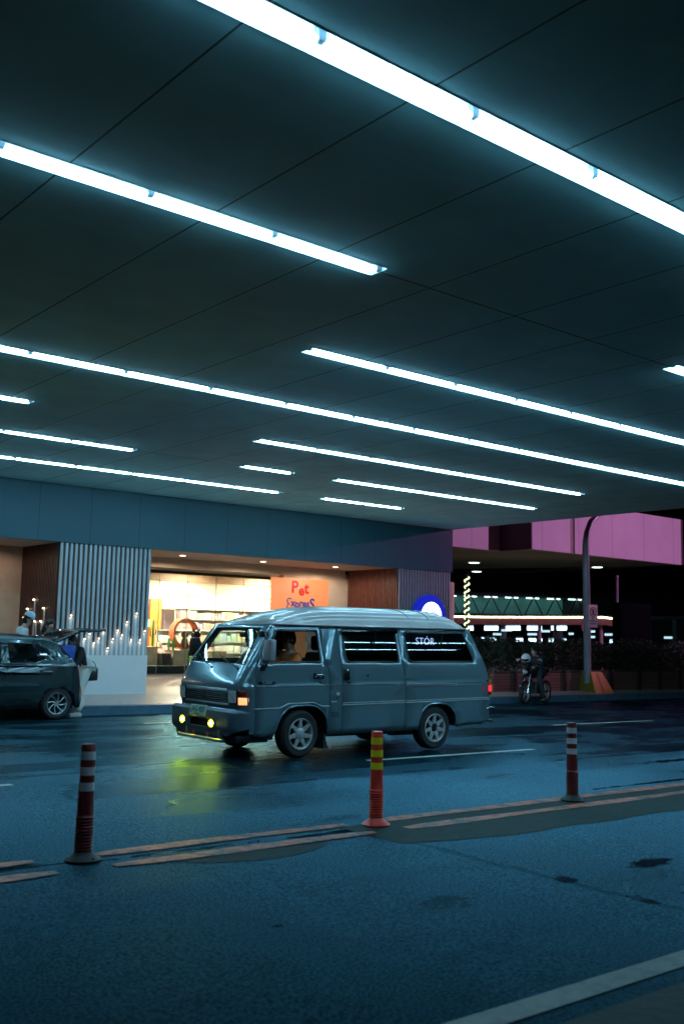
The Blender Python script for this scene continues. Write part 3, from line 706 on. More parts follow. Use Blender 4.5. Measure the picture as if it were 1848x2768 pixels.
for k in range(7):
    t = k / 6; x = 44 + (57 - 44) * t; y = 48.3 + (31.5 - 48.3) * t
    at_parent(MB().box(x + 1, x + 1.3, y + .7, y + 1.0, -.6, 2.94).build('pillar', mat('hall_pillar', (.10, .16, .18), .6), smooth=0), hall)
def hall_lamp(px0, px1, py, dist, s_, hh=.07):
    a, c = ray_at(px0, py, dist), ray_at(px1, py, dist); m_ = (a + c) / 2
    o = empty('hall_lamp', m_, label='white lamp glowing in the parking hall behind the hedge', cat='lamp', group='cool white lamps in the parking hall')
    d = (c - a) / 2
    MB().tube([-d, d], hh * 1.0, 8).build('tube', emit('hall_lamp_%d' % int(s_ * 10), (.55, .88, 1), s_), o)
    MB().tube([-d + Vector((0, 0, hh * 1.6)), d + Vector((0, 0, hh * 1.6))], hh * .55, 6).build('housing', M_cap, o)
def r8(x, y): return 1200 + x * .4133, 1360 + y * .4133
for x0, x1, y in ((160, 190, 818), (262, 353, 818), (402, 497, 818), (541, 637, 818), (698, 800, 818)):
    a = r8(x0, y); c = r8(x1, y); hall_lamp(a[0], c[0], a[1], 58, 4.5, .12)
for x0, x1, y in ((373, 440, 832), (625, 690, 838), (318, 372, 858), (543, 605, 858), (812, 845, 855), (945, 985, 840), (1047, 1112, 860), (1150, 1183, 873), (1435, 1490, 880), (945, 985, 876)):
    a = r8(x0, y); c = r8(x1, y); hall_lamp(a[0], c[0], a[1], 62, 1.2, .06)
for x0, x1, y in ((242, 265, 890), (275, 286, 892), (297, 318, 892), (322, 340, 892), (386, 398, 893), (467, 514, 895), (551, 576, 895), (580, 600, 896), (622, 640, 897), (683, 692, 898), (700, 731, 898), (752, 797, 899), (877, 892, 901), (942, 950, 902), (1080, 1112, 904), (1160, 1186, 905), (1200, 1230, 907)):
    a = r8(x0, y); c = r8(x1, y); hall_lamp(a[0], c[0], a[1], 66, 3.5, .10)
# rope light pole
rl = empty('rope_light_pole', (24.7, 23.35, zg(24.7)), label='thin pole wrapped in a spiral of bright yellow green rope light behind the van tail', cat='light pole')
MB().tube([(0, 0, 0), (0, 0, 3.95)], .045, 10).build('pole', M_dark, rl)
mb = MB(); pts = []
for k in range(14 * 17 + 1):
    a = 2 * PI * k / 14; pts.append((.075 * math.cos(a), .075 * math.sin(a), .3 + k / 14 * .208))
mb.tube(pts, .03, 5); mb.build('rope_light', emit('rope_led', (.85, 1, .55), 1.8), rl)
# planter wall and hedge
M_brick = bpy.data.materials.new('planter_brick'); M_brick.use_nodes = True
nt = M_brick.node_tree; bk = nt.nodes.new('ShaderNodeTexBrick'); tcn = nt.nodes.new('ShaderNodeTexCoord'); mp = nt.nodes.new('ShaderNodeMapping')
mp.inputs['Rotation'].default_value = (R(90), 0, 0)
bk.inputs['Scale'].default_value = 1.; bk.inputs['Brick Width'].default_value = .6; bk.inputs['Row Height'].default_value = .09; bk.inputs['Mortar Size'].default_value = .008
bk.inputs['Color1'].default_value = (.26, .10, .075, 1); bk.inputs['Color2'].default_value = (.2, .08, .065, 1); bk.inputs['Mortar'].default_value = (.04, .025, .025, 1)
nt.links.new(tcn.outputs['Object'], mp.inputs[0]); nt.links.new(mp.outputs[0], bk.inputs[0]); nt.links.new(bk.outputs[0], nt.nodes['Principled BSDF'].inputs['Base Color'])
PY = lambda x: 20.0
pw = empty('planter', (30, 20.3, -.2), label='long low planter of red brown courses with black posts, holding the hedge', cat='planter')
at_parent(MB().box(22.3, 52, 20.0, 20.15, -.5, .55).build('wall', M_brick, smooth=0), pw)
at_parent(MB().box(22.3, 52, 20.151, 21.4, -.5, .45).build('soil', M_dirt, smooth=0), pw)
at_parent(MB().box(22.28, 52, 19.97, 20.18, .551, .60, bev=.01).build('coping', mat('coping', (.05, .045, .045), .5)), pw)
for x in (23.15, 25.5, 27.9, 28.6 + .85, 29.7 + .95, 31.9, 33.1, 34.4, 36, 38):
    at_parent(MB().box(x, x + .1, 19.9, 19.96, -.45, .62, bev=.008).build('post', M_black), pw)
def leafmat(name, c1, c2):
    m = bpy.data.materials.new(name); m.use_nodes = True; nt = m.node_tree; b = nt.nodes['Principled BSDF']
    n = nt.nodes.new('ShaderNodeTexNoise'); n.inputs['Scale'].default_value = 5; t = nt.nodes.new('ShaderNodeTexCoord'); nt.links.new(t.outputs['Object'], n.inputs[0])
    r = nt.nodes.new('ShaderNodeValToRGB'); r.color_ramp.elements[0].position = .4; r.color_ramp.elements[1].position = .6; r.color_ramp.elements[0].color = (*c1, 1); r.color_ramp.elements[1].color = (*c2, 1)
    nt.links.new(n.outputs['Fac'], r.inputs[0]); nt.links.new(r.outputs[0], b.inputs['Base Color']); b.inputs['Roughness'].default_value = .5
    return m
hd = empty('hedge', (30, 20.8, .4), label='dense dark green clipped hedge growing in the planter behind the motorcycle', cat='hedge')
mb = MB()
for k in range(15000):
    x = random.uniform(22.4, 40); top = 1.42 + .10 * math.sin(x * 1.7) + .06 * math.sin(x * 5.1)
    y = random.uniform(20.2, 21.3); z = .45 + (top - .4) * random.random() ** .7
    if random.random() < .03: z = top + random.uniform(0, .15)
    a, b_ = random.uniform(0, PI), random.uniform(-1, 1); s_ = random.uniform(.04, .09)
    d1 = Vector((math.cos(a), math.sin(a), b_)).normalized() * s_; d2 = d1.orthogonal().normalized() * s_ * .4; p = Vector((x, y, z))
    mb.quad(p - d1, p + d2, p + d1, p - d2)
at_parent(mb.build('leaves', leafmat('hedge_leaf', (.006, .02, .01), (.02, .05, .02)), smooth=0, fix=False), hd)
mb = MB()
for k in range(60):
    x = 22.6 + k * .29; mb.tube([(x, 20.75, .4), (x + random.uniform(-.1, .1), 20.75 + random.uniform(-.2, .2), 1.2)], [.02, .008], 5)
at_parent(mb.build('stems', M_brown), hd)

# ------------------------------------------------------------------ street lamp with its footing and signs
LX, LY = 26.42, 19.75
lamp = empty('street_lamp', (LX, LY, zg(LX) + .17), label='tall grey street lamp pole curving over, standing in the orange footing', cat='street lamp')
pts = [(0, 0, .3), (0, 0, 2.8), (-.03, 0, 4.3), (-.02, 0, 4.75), (.05, 0, 5.1), (.25, 0, 5.45), (.6, 0, 5.72), (1.2, 0, 5.95), (2.1, 0, 6.1)]
MB().tube(pts, [.12, .12, .115, .11, .1, .095, .085, .075, .065], 14).build('pole', mat('grey_pole_paint', (.33, .30, .36), .3, var=.1, coat=.3), lamp)
MB().box(1.9, 2.7, -.14, .14, 6.04, 6.16, bev=.04).build('lamp_head', M_dark, lamp)
ft = empty('pole_footing', (LX + .3, LY, zg(LX) + .17), label='concrete pole footing painted orange in front and yellow at its side', cat='footing')
mb = MB(); ptsb = [(-.36, -.36), (.62, -.36), (.62, .36), (-.36, .36)]; ptst = [(-.33, -.14), (.26, -.14), (.26, .2), (-.33, .2)]
vb = [mb.b.verts.new((x, y, 0)) for x, y in ptsb]; vt = [mb.b.verts.new((x, y, .66)) for x, y in ptst]
for i in range(4): mb.b.faces.new((vb[i], vb[(i + 1) % 4], vt[(i + 1) % 4], vt[i]))
mb.b.faces.new(vt); mb.b.faces.new(vb[::-1])
bmesh.ops.bevel(mb.b, geom=mb.b.edges[:], offset=.012, segments=2, affect='EDGES')
mb.build('block', mat('orange_paint', (1., .24, .04), .5, var=.12, scale=3), ft)
mb = MB(); mb.quad((-.3645, -.36, 0), (-.3645, .36, 0), (-.3345, .2, .65), (-.3345, -.14, .65)); mb.build('yellow_side', mat('yellow_paint', (.22, .14, .01), .5), ft, smooth=0)
mb = MB(); mb.prism([(.0, .01), (.1, .01), (.02, .63), (-.06, .63)], lambda p: (p[0], -.369 + p[1] * .335, p[1]), lambda p: (p[0], -.362 + p[1] * .335, p[1])); mb.build('paint_run', mat('dark_orange_paint', (.55, .09, .02), .5), ft, smooth=0)
sg = empty('pedestrian_sign', (LX + .13, LY - .13, 1.96), label='white rectangular no pedestrians sign with red ring and dark lettering on the lamp pole', cat='sign')
MB().box(-.245, .245, -.01, .01, 0, .74, bev=.004).build('plate', mat('sign_white', (.62, .60, .62), .4), sg)
M_sred = mat('sign_ring_red', (.6, .02, .06), .4); M_sblk = mat('sign_black', (.02, .015, .03), .5)
mb = MB(); ringp = [(.15 * math.cos(2 * PI * k / 32), -.016, .50 + .15 * math.sin(2 * PI * k / 32)) for k in range(33)]; mb.tube(ringp, .014, 6, cap=False); mb.build('ring', M_sred, sg)
mb = MB(); mb.tube([(-.1, -.016, .60), (.1, -.016, .40)], .012, 6); mb.build('slash', M_sred, sg)
mb = MB(); mb.ball((0, -.014, .585), .026, 10, (1, .3, 1)); mb.box(-.02, .02, -.017, -.0105, .47, .56)
for a, c in (((-.0, .48), (-.055, .40)), ((.0, .48), (.05, .41)), ((-.01, .55), (-.055, .50)), ((.01, .55), (.05, .5))): mb.tube([(a[0], -.014, a[1]), (c[0], -.014, c[1])], .011, 5)
mb.build('walking_figure', M_sblk, sg)
for s_, z, q in (('NO', .29, .075), ('PEDESTRIAN', .21, .065), ('CROSSING', .13, .07)):
    text('lettering', s_, q, M_sblk, sg, faceY(0, -.013, z), ext=.001, bold=.002)
mb = MB()
for a in ((-.245, -.228, 0, .74), (.228, .245, 0, .74), (-.228, .228, 0, .017), (-.228, .228, .723, .74)): mb.box(a[0], a[1], -.0135, -.0105, a[2] + .001, a[3] - .001)
mb.build('border', M_sred, sg, smooth=0)
for z in (.2, .6): MB().box(-.15, .02, .011, .03, z, z + .03).build('bracket', M_dark, sg)
# dark advertising box + mauve post + no entry sign
ab = empty('advertising_box', (31.9, 21.9, -.2), label='tall dark unlit advertising box standing behind the hedge on the right', cat='advertising box')
MB().box(-.85, 1.05, -.2, .2, .3, 3.15, bev=.03).build('cabinet', mat('matt_black', (.004, .006, .007), .8, spec=.0), ab)
MB().box(-.75, .95, -.206, -.201, .45, 3.0).build('screen', mat('dead_screen', (.004, .005, .006), .8, spec=.0), ab, smooth=0)
MB().box(-.6, -.4, -.1, .1, -.2, .3).build('leg', M_black, ab); MB().box(.6, .8, -.1, .1, -.2, .3).build('leg', M_black, ab)
po = empty('mauve_post', (32.1, 22.6, -.3), label='slim mauve post rising behind the dark advertising box', cat='post')
MB().tube([(0, 0, 0), (0, 0, 4.25)], .045, 10).build('pole', mat('mauve_pole', (.4, .25, .4), .4), po); MB().ball((0, 0, 4.27), .06, 10).build('finial', MATS['mauve_pole'], po)
ne = empty('no_entry_sign', (29.6, 22.2, -.3), label='small dark red round no entry sign on a pole left of the advertising box', cat='sign')
MB().tube([(0, 0, 0), (0, 0, 2.6)], .03, 8).build('pole', M_dark, ne)
MB().lathe([(.01, -.03), (.26, -.03), (.26, -.015), (.01, -.015)], (0, 0, 2.35), 'y', 28).build('disc', mat('dark_red', (.25, .02, .05), .5), ne)
MB().box(-.18, .18, -.036, -.031, 2.31, 2.39).build('bar', mat('dull_white', (.25, .2, .22), .5), ne)

# ------------------------------------------------------------------ people
M_skin = mat('skin', (.48, .27, .19), .5, var=.08); M_hair = mat('black_hair', (.012, .010, .010), .45, var=.3, scale=30)
def skinmesh(name, pts, edges, root, m, parent, sub=2):
    keys = list(pts); me = bpy.data.meshes.new(name)
    me.from_pydata([pts[k][0] for k in keys], [(keys.index(a), keys.index(c)) for a, c in edges], [])
    o = bpy.data.objects.new('tmp', me); COL.objects.link(o)
    md = o.modifiers.new('Skin', 'SKIN'); md.use_smooth_shade = True
    if not me.skin_vertices: 
        bpy.context.view_layer.objects.active = o
        bpy.ops.object.modifier_remove(modifier='Skin'); bpy.ops.object.modifier_add(type='SKIN'); md = o.modifiers[0]
    for i, k in enumerate(keys):
        r = pts[k][1]; r = (r, r) if not hasattr(r, '__len__') else r
        me.skin_vertices[0].data[i].radius = r; me.skin_vertices[0].data[i].use_root = (k == root)
    s = o.modifiers.new('Sub', 'SUBSURF'); s.levels = sub; s.render_levels = sub
    dg = bpy.context.evaluated_depsgraph_get(); dg.update()
    m2 = bpy.data.meshes.new_from_object(o.evaluated_get(dg)); bpy.data.objects.remove(o)
    return mesh_obj(name, m2, m, parent, 180)
def V3(*a): return Vector(a)
def person(loc, rz, label, J, mats, top='shirt', longsleeve=False, trousers=True, hair='short', cap=None, group=None, fingers=True):
    """J: joints dict (local, facing +x). pelvis chest neck head; shoulder/elbow/hand l,r; hip/knee/foot l,r"""
    root = empty('person', loc, rz, label, 'person', group)
    J = {k: Vector(v) for k, v in J.items()}
    hd_ = J['head']; nk = J['neck']; up = (hd_ - nk).normalized(); fw = J.get('face', V3(1, 0, 0)); fw = Vector(fw); fw = (fw - up * fw.dot(up)).normalized()
    P = {'pel': (J['pelvis'], (.15, .12)), 'wst': (J['pelvis'].lerp(J['chest'], .5), (.13, .105)), 'chs': (J['chest'], (.155, .115)), 'nkb': (J['chest'].lerp(nk, .75), (.09, .075)),
         'nk': (nk, .055), 'jaw': (hd_ - up * .075 + fw * .02, (.062, .065)), 'mid': (hd_ + fw * .005, (.077, .088)), 'crn': (hd_ + up * .075 - fw * .008, (.070, .078)),
         'nose': (hd_ - up * .015 + fw * .105, .013), 'chin': (hd_ - up * .105 + fw * .065, .028)}
    E = [('pel', 'wst'), ('wst', 'chs'), ('chs', 'nkb'), ('nkb', 'nk'), ('nk', 'jaw'), ('jaw', 'mid'), ('mid', 'crn'), ('mid', 'nose'), ('jaw', 'chin')]
    for s in 'lr':
        sh, el, ha = J['sh' + s], J['el' + s], J['ha' + s]
        P['sh' + s] = (sh, .058); P['ua' + s] = (sh.lerp(el, .5), .048); P['el' + s] = (el, .040); P['fa' + s] = (el.lerp(ha, .5), .036); P['wr' + s] = (ha, .026)
        hdv = (ha - el).normalized(); pm = ha + hdv * .07; P['pm' + s] = (pm, (.038, .018))
        E += [('chs', 'sh' + s), ('sh' + s, 'ua' + s), ('ua' + s, 'el' + s), ('el' + s, 'fa' + s), ('fa' + s, 'wr' + s), ('wr' + s, 'pm' + s)]
        side = hdv.cross(V3(0, 0, 1)); side = side.normalized() if side.length > .1 else V3(0, 1, 0); curl = side.cross(hdv).normalized() * -1
        if fingers:
            for fi, (o_, l_) in enumerate(((-.03, .065), (-.01, .078), (.01, .072), (.03, .055))):
                a = pm + hdv * .025 + side * o_; b_ = a + hdv * l_ * .5 + curl * .01; c = b_ + hdv * l_ * .4 + curl * .025
                P['f%da' % fi + s] = (a, .009); P['f%db' % fi + s] = (b_, .008); P['f%dc' % fi + s] = (c, .007)
                E += [('pm' + s, 'f%da' % fi + s), ('f%da' % fi + s, 'f%db' % fi + s), ('f%db' % fi + s, 'f%dc' % fi + s)]
            a = ha + hdv * .03 + side * -.04; b_ = a + hdv * .04 - side * .015
            P['ta' + s] = (a, .011); P['tb' + s] = (b_, .008); E += [('wr' + s, 'ta' + s), ('ta' + s, 'tb' + s)]
        hp, kn, fo = J['hp' + s], J['kn' + s], J['fo' + s]
        P['hp' + s] = (hp, .09); P['th' + s] = (hp.lerp(kn, .5), .075); P['kn' + s] = (kn, .055); P['cf' + s] = (kn.lerp(fo, .4), .053); P['an' + s] = (fo, .036); P['to' + s] = (fo + V3(.14, 0, -.045), .030)
        E += [('pel', 'hp' + s), ('hp' + s, 'th' + s), ('th' + s, 'kn' + s), ('kn' + s, 'cf' + s), ('cf' + s, 'an' + s), ('an' + s, 'to' + s)]
    skinmesh('body', P, E, 'pel', mats.get('skin', M_skin), root)
    def infl(keys, d, edges, rt, nm, m, extra=None):
        Q = {k: (P[k][0], tuple(x + d for x in (P[k][1] if hasattr(P[k][1], '__len__') else (P[k][1],) * 2))) for k in keys}
        if extra: Q.update(extra)
        return skinmesh(nm, Q, edges, rt, m, root)
    ks = ['pel', 'wst', 'chs', 'nkb']; es = [('pel', 'wst'), ('wst', 'chs'), ('chs', 'nkb')]
    for s in 'lr':
        arm = ['sh', 'ua'] + (['el', 'fa', 'wr'] if longsleeve else [])
        ks += [a + s for a in arm]; es += [('chs', 'sh' + s)] + [(a + s, b_ + s) for a, b_ in zip(arm[:-1], arm[1:])]
    infl(ks, .018, es, 'pel', top, mats['top'])
    if trousers:
        ks = ['pel']; es = []
        for s in 'lr':
            leg = ['hp', 'th', 'kn', 'cf', 'an']; ks += [a + s for a in leg]; es += [('pel', 'hp' + s)] + [(a + s, b_ + s) for a, b_ in zip(leg[:-1], leg[1:])]
        infl(ks, mats.get('flare', .016), es, 'pel', 'trousers', mats['legs'])
        for s in 'lr':
            q = P['an' + s][0]; mb = MB(); mb.box(q.x - .07, q.x + .2, q.y - .045, q.y + .045, q.z - .09, q.z - .01, bev=.03); mb.build('shoe', mats['shoe'], root)
    # hair cap
    rot = Matrix((fw.cross(up) * -1, fw, up)).transposed() if False else Matrix((fw, up.cross(fw), up)).transposed()
    mb = MB(); q = bmesh.ops.create_uvsphere(mb.b, u_segments=20, v_segments=14, radius=1.)
    long_ = hair == 'long'
    for v in q['verts']:
        c = v.co.copy(); 
        if c.x > .35 and c.z < .45: c.x *= .55
        z = c.z * .115 + .035
        if c.z < -.1: z = -.02 + (c.z + .1) * (.45 if long_ else .11)
        v.co = hd_ + rot @ Vector((c.x * .098 - .014, c.y * (.088), z))
    mb.build('hair', M_hair, root, 60)
    if cap:
        mb = MB(); q = bmesh.ops.create_uvsphere(mb.b, u_segments=20, v_segments=12, radius=1.)
        bmesh.ops.delete(mb.b, geom=[v for v in mb.b.verts if v.co.z < -.15], context='VERTS')
        for v in mb.b.verts: v.co = hd_ + rot @ Vector((v.co.x * .112 - .008, v.co.y * .10, v.co.z * .115 + .055))
        br = [(.07, -.075), (.16, -.07), (.205, -.035), (.215, 0), (.205, .035), (.16, .07), (.07, .075)]
        mb.prism(br, lambda p: hd_ + rot @ Vector((p[0], p[1], .042 - (p[0] - .07) * .2)), lambda p: hd_ + rot @ Vector((p[0], p[1], .052 - (p[0] - .07) * .2)))
        mb.build('cap', cap, root, 50)
    # eyes
    mb = MB()
    for s in (-1, 1): mb.ball(hd_ + rot @ Vector((.083, s * .032, .012)), .012, 8)
    mb.build('eyes', mat('eye_dark', (.02, .015, .012), .2), root)
    mb = MB()
    for s in (-1, 1): mb.ball(hd_ + rot @ Vector((.0, s * .082, -.01)), .028, 8, (.7, .3, 1.1))
    mb.build('ears', mats.get('skin', M_skin), root)
    return root
def standing(h=1.65, lean=0., **kw):
    k = h / 1.72
    J = dict(pelvis=(0, 0, .93), chest=(.02 + lean * .35, 0, 1.30), neck=(.02 + lean * .5, 0, 1.47), head=(.05 + lean * .65, 0, 1.61),
             shl=(.01 + lean * .45, .17, 1.39), shr=(.01 + lean * .45, -.17, 1.39), ell=(.0 + lean * .3, .22, 1.12), elr=(.0 + lean * .3, -.22, 1.12), hal=(.12 + lean * .3, .22, .88), har=(.12 + lean * .3, -.22, .88),
             hpl=(0, .09, .88), hpr=(0, -.09, .88), knl=(.03, .1, .49), knr=(.03, -.1, .49), fol=(0, .1, .09), for_=(0, -.1, .09))
    J['for'] = J.pop('for_')
    J.update(kw); return {a: Vector(c) * k if a != 'face' else Vector(c) for a, c in J.items()}
M_wshirt = mat('white_cotton', (.72, .76, .78), .8, var=.08, bump=.3, bscale=12); M_dshirt = mat('black_cloth', (.012, .014, .018), .8, bump=.3, bscale=14)
M_wtrous = mat('cream_trousers', (.86, .85, .78), .8, var=.08, bump=.3, bscale=12); M_dtrous = mat('dark_trousers', (.02, .025, .035), .8); M_shoe = mat('pale_shoe', (.6, .55, .52), .6)

# ------------------------------------------------------------------ bollards
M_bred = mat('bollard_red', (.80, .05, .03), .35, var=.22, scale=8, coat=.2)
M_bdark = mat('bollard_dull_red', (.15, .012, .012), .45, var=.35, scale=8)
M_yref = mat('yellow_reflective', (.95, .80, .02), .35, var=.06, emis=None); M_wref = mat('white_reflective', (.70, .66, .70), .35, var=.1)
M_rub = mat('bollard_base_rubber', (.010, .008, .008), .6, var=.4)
def bollard(x, y, lab, body, band, base, tilt):
    r = empty('bollard', (x, y, zg(x)), 0, lab, 'bollard'); r.rotation_euler = tilt
    H = .78
    prof = [(.060, .05), (.060, .06)]
    z = .07
    while z < .30: prof += [(.0585, z), (.0635, z + .004), (.0635, z + .010), (.0585, z + .014)]; z += .021
    prof += [(.0560, .31), (.0535, .42), (.0500, .55), (.0485, H - .012), (.045, H - .003), (.036, H), (.001, H - .004)]
    MB().lathe(prof, n=32).build('post', body, r, 50)
    for z0 in (.672, .568, .464):
        t0, t1 = z0, z0 + .056; rr = lambda q: .0485 + (.78 - q) * .0115 + .0012
        MB().lathe([(rr(t0) - .003, t0), (rr(t0), t0), (rr(t1), t1), (rr(t1) - .003, t1)], n=32, cap=False).build('band', band, r, 60)
    MB().lathe([(.001, .0), (.118, .0), (.122, .012), (.10, .028), (.072, .045), (.0605, .062), (.001, .062)], n=32).build('base', base, r, 40)
    mb = MB()
    for k in range(3):
        a = 2 * PI * k / 3 + .5; mb.lathe([(.001, .03), (.014, .03), (.016, .018), (.016, .012)], (.095 * math.cos(a), .095 * math.sin(a), 0), n=8)
    mb.build('bolts', M_dark, r)
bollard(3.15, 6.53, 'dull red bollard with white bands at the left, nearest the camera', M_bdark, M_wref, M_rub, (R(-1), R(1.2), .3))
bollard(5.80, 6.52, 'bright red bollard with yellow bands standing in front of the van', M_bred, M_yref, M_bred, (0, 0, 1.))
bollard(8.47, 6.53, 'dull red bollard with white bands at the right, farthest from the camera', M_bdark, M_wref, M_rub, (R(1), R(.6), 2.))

# ------------------------------------------------------------------ wheels
def star_rim(mb, R_, n, face, depth, hole=.62, hub=.42):
    pass
def wheel(parent, x, y, z, Rt_, rim_r, wdt, side, kind, rotz=0.):
    """axis along local y; side -1: outer face towards -y"""
    w_ = bpy.data.objects.new('wheel', None); w_.location = (x, y, z); w_.rotation_euler = (0, 0, rotz); link(w_, parent)
    hw = wdt / 2
    prof = [(rim_r, -hw * .8), (rim_r + .01, -hw * .95), (Rt_ - .035, -hw), (Rt_ - .01, -hw * .8), (Rt_, -hw * .6), (Rt_, hw * .6), (Rt_ - .01, hw * .8), (Rt_ - .035, hw), (rim_r + .01, hw * .95), (rim_r, hw * .8)]
    MB().lathe(prof, axis='y', n=48, cap=False).build('tyre', M_rubber, w_, 40)
    o = side * hw
    def yy(t): return o - side * t  # t inward
    mrim = kind['mat']
    # dish
    MB().lathe([(rim_r * .995, yy(.14)), (rim_r * .93, yy(.10)), (rim_r * .3, yy(.09)), (.001, yy(.09))], axis='y', n=32, cap=False).build('brake_drum', M_dark, w_)
    mb = MB(); mb.lathe([(rim_r * 1.03, yy(.008)), (rim_r * 1.0, yy(.0)), (rim_r * .93, yy(.006)), (rim_r * .90, yy(.03)), (rim_r * .90, yy(.10))], axis='y', n=48, cap=False)
    n = kind['n']; a0 = kind.get('a0', 0)
    for k in range(n):
        a = 2 * PI * k / n + a0
        sp = kind['spoke']  # list of (r, halfangle*r width, depth)
        ringv = []
        for (rr, hwid, dp) in sp:
            sk = kind.get('skew', 0) * (rr / rim_r)
            c = Vector((math.cos(a + sk), 0, math.sin(a + sk))); t = Vector((-math.sin(a + sk), 0, math.cos(a + sk)))
            p = c * rr * rim_r
            ringv.append([p - t * hwid + Vector((0, yy(dp + .03), 0)), p - t * hwid + Vector((0, yy(dp + .004), 0)), p + Vector((0, yy(dp), 0)), p + t * hwid + Vector((0, yy(dp + .004), 0)), p + t * hwid + Vector((0, yy(dp + .03), 0))])
        mb.rings(ringv, cap=True)
    mb.build('rim', mrim, w_, 40)
    mb = MB(); mb.lathe(kind['hub'], axis='y', n=28) if False else None
    hr = kind['hubr']; mb.lathe([(.001, yy(kind['hubd'])), (hr * .85, yy(kind['hubd'])), (hr, yy(kind['hubd'] + .008)), (hr, yy(kind['hubd'] + .05))], axis='y', n=28, cap=False)
    mb.build('hub_cap', kind.get('hubm', mrim), w_, 40)
    return w_
M_alloy = mat('silver_alloy', (.62, .62, .62), .35, metal=.35, var=.06)
VANW = dict(mat=M_alloy, n=7, a0=R(90), spoke=[(.30, .028, .018), (.5, .033, .012), (.62, .024, .010), (.78, .020, .010), (.95, .036, .008)], hubr=.075, hubd=.008)
VANW2 = dict(VANW, hubm=M_dark, hubr=.05, hubd=.03)
M_alloyd = mat('machined_alloy', (.45, .5, .52), .25, metal=.6, var=.05)
HBW = dict(mat=M_alloyd, n=8, a0=.2, skew=.10, spoke=[(.15, .012, .03), (.5, .009, .02), (.97, .014, .012)], hubr=.03, hubd=.02)

# ------------------------------------------------------------------ the van
VB = 1.66
van = empty('van', (0, 0, 0), label='dark grey high roof van with lit yellow fog lamps, driving on the wet road', cat='van')
th = R(-1); e1 = Vector((math.cos(th), math.sin(th), -.012 * math.cos(th))).normalized(); e2 = Vector((-math.sin(th), math.cos(th), .012 * math.sin(th))); e3 = e1.cross(e2)
A0 = Vector((8.1847, 10.688, -.0382))
van.matrix_world = Matrix(((e1.x, e2.x, e3.x, A0.x), (e1.y, e2.y, e3.y, A0.y), (e1.z, e2.z, e3.z, A0.z), (0, 0, 0, 1)))
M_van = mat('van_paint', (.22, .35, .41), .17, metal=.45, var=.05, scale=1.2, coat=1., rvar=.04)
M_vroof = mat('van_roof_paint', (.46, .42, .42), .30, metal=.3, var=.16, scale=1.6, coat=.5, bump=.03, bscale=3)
M_bright = mat('bright_trim', (.55, .60, .62), .25, metal=.4)  # pale, less metallic base paints in the ceiling strips' reflections on chrome
M_vin = mat('van_inner', (.008, .010, .012), .8)
M_trim = mat('black_trim', (.01, .012, .014), .4)
def tl(L_): return .014 * L_
def Ws(z):
    if z < .55: return .03 * ((.55 - z) / .28) ** 2
    if z < .93: return 0.
    if z < .96: return .012 * (z - .93) / .03
    if z < 1.2: return .012 + .012 * ((z - .96) / .24) ** 1.5
    return .024 + .118 * ((z - 1.2) / .54)
def near(L_, z, o=0.): return (L_, Ws(z) + o, z + tl(L_))
def far(L_, z, o=0.): return (L_, VB - Ws(z) - o, z + tl(L_))
ZC = [.36, .42, .48, .55, .65, .75, .85, .93, .96, 1.02, 1.08, 1.14, 1.2, 1.3, 1.4, 1.5, 1.6, 1.68]
LC = [-.6, -.4, 0, .3, .9, 1.3, 2.1, 2.5, 3.0, 3.3]
arF = [(.42, .27), (.425, .40), (.395, .50), (.335, .585), (.24, .650), (.13, .678), (-.12, .678), (-.24, .650), (-.335, .575), (-.40, .46), (-.43, .36), (-.45, .26)]
arR = [(2.87, .28), (2.865, .38), (2.83, .48), (2.75, .575), (2.65, .620), (2.53, .638), (2.34, .638), (2.23, .600), (2.15, .525), (2.11, .42), (2.10, .27)]
door = [(-.765, .31), (-.47, .25)] + arF[::-1][1:] + [(.432, .27), (.432, .86), (.418, 1.16), (.385, 1.20), (.352, 1.225), (.335, 1.728), (-.43, 1.728), (-.49, 1.68), (-.60, 1.50), (-.745, 1.2), (-.77, .93)]
door = [(-.765, .31), (-.47, .25)] + [p for p in arF[::-1]][1:-1] + [(.425, .27), (.432, .86), (.418, 1.16), (.385, 1.20), (.352, 1.225), (.335, 1.728), (-.43, 1.728), (-.49, 1.68), (-.60, 1.50), (-.745, 1.2), (-.77, .93)]
win1 = rnd([(-.655, 1.238), (-.395, 1.672), (.283, 1.680), (.300, 1.238)], .035)
slide = [(.660, .27), (.660, 1.0), (.648, 1.22), (.628, 1.728), (1.772, 1.728), (1.762, 1.25), (1.806, 1.0), (1.806, .27)]
win2 = rnd([(.735, 1.238), (.70, 1.680), (1.705, 1.690), (1.715, 1.238)], .04)
pillar = [(.440, .27), (.440, .86), (.426, 1.165), (.392, 1.21), (.360, 1.235), (.343, 1.728), (.620, 1.728), (.640, 1.22), (.652, 1.0), (.652, .27)]
quarter = [(1.814, .27), (1.814, 1.0), (1.770, 1.25), (1.780, 1.728), (3.20, 1.728), (3.26, 1.66), (3.445, 1.28), (3.545, 1.0), (3.56, .75), (3.56, .33)] + arR
win3 = rnd([(1.900, 1.238), (1.865, 1.680), (3.075, 1.690), (3.255, 1.238)], .05)
M_gldark = glass('tinted_glass', (.16, .26, .30), .95, base=.04)
M_glclear = glass('clear_glass', (.80, .90, .88), .9, base=.03)
bodyroot = van
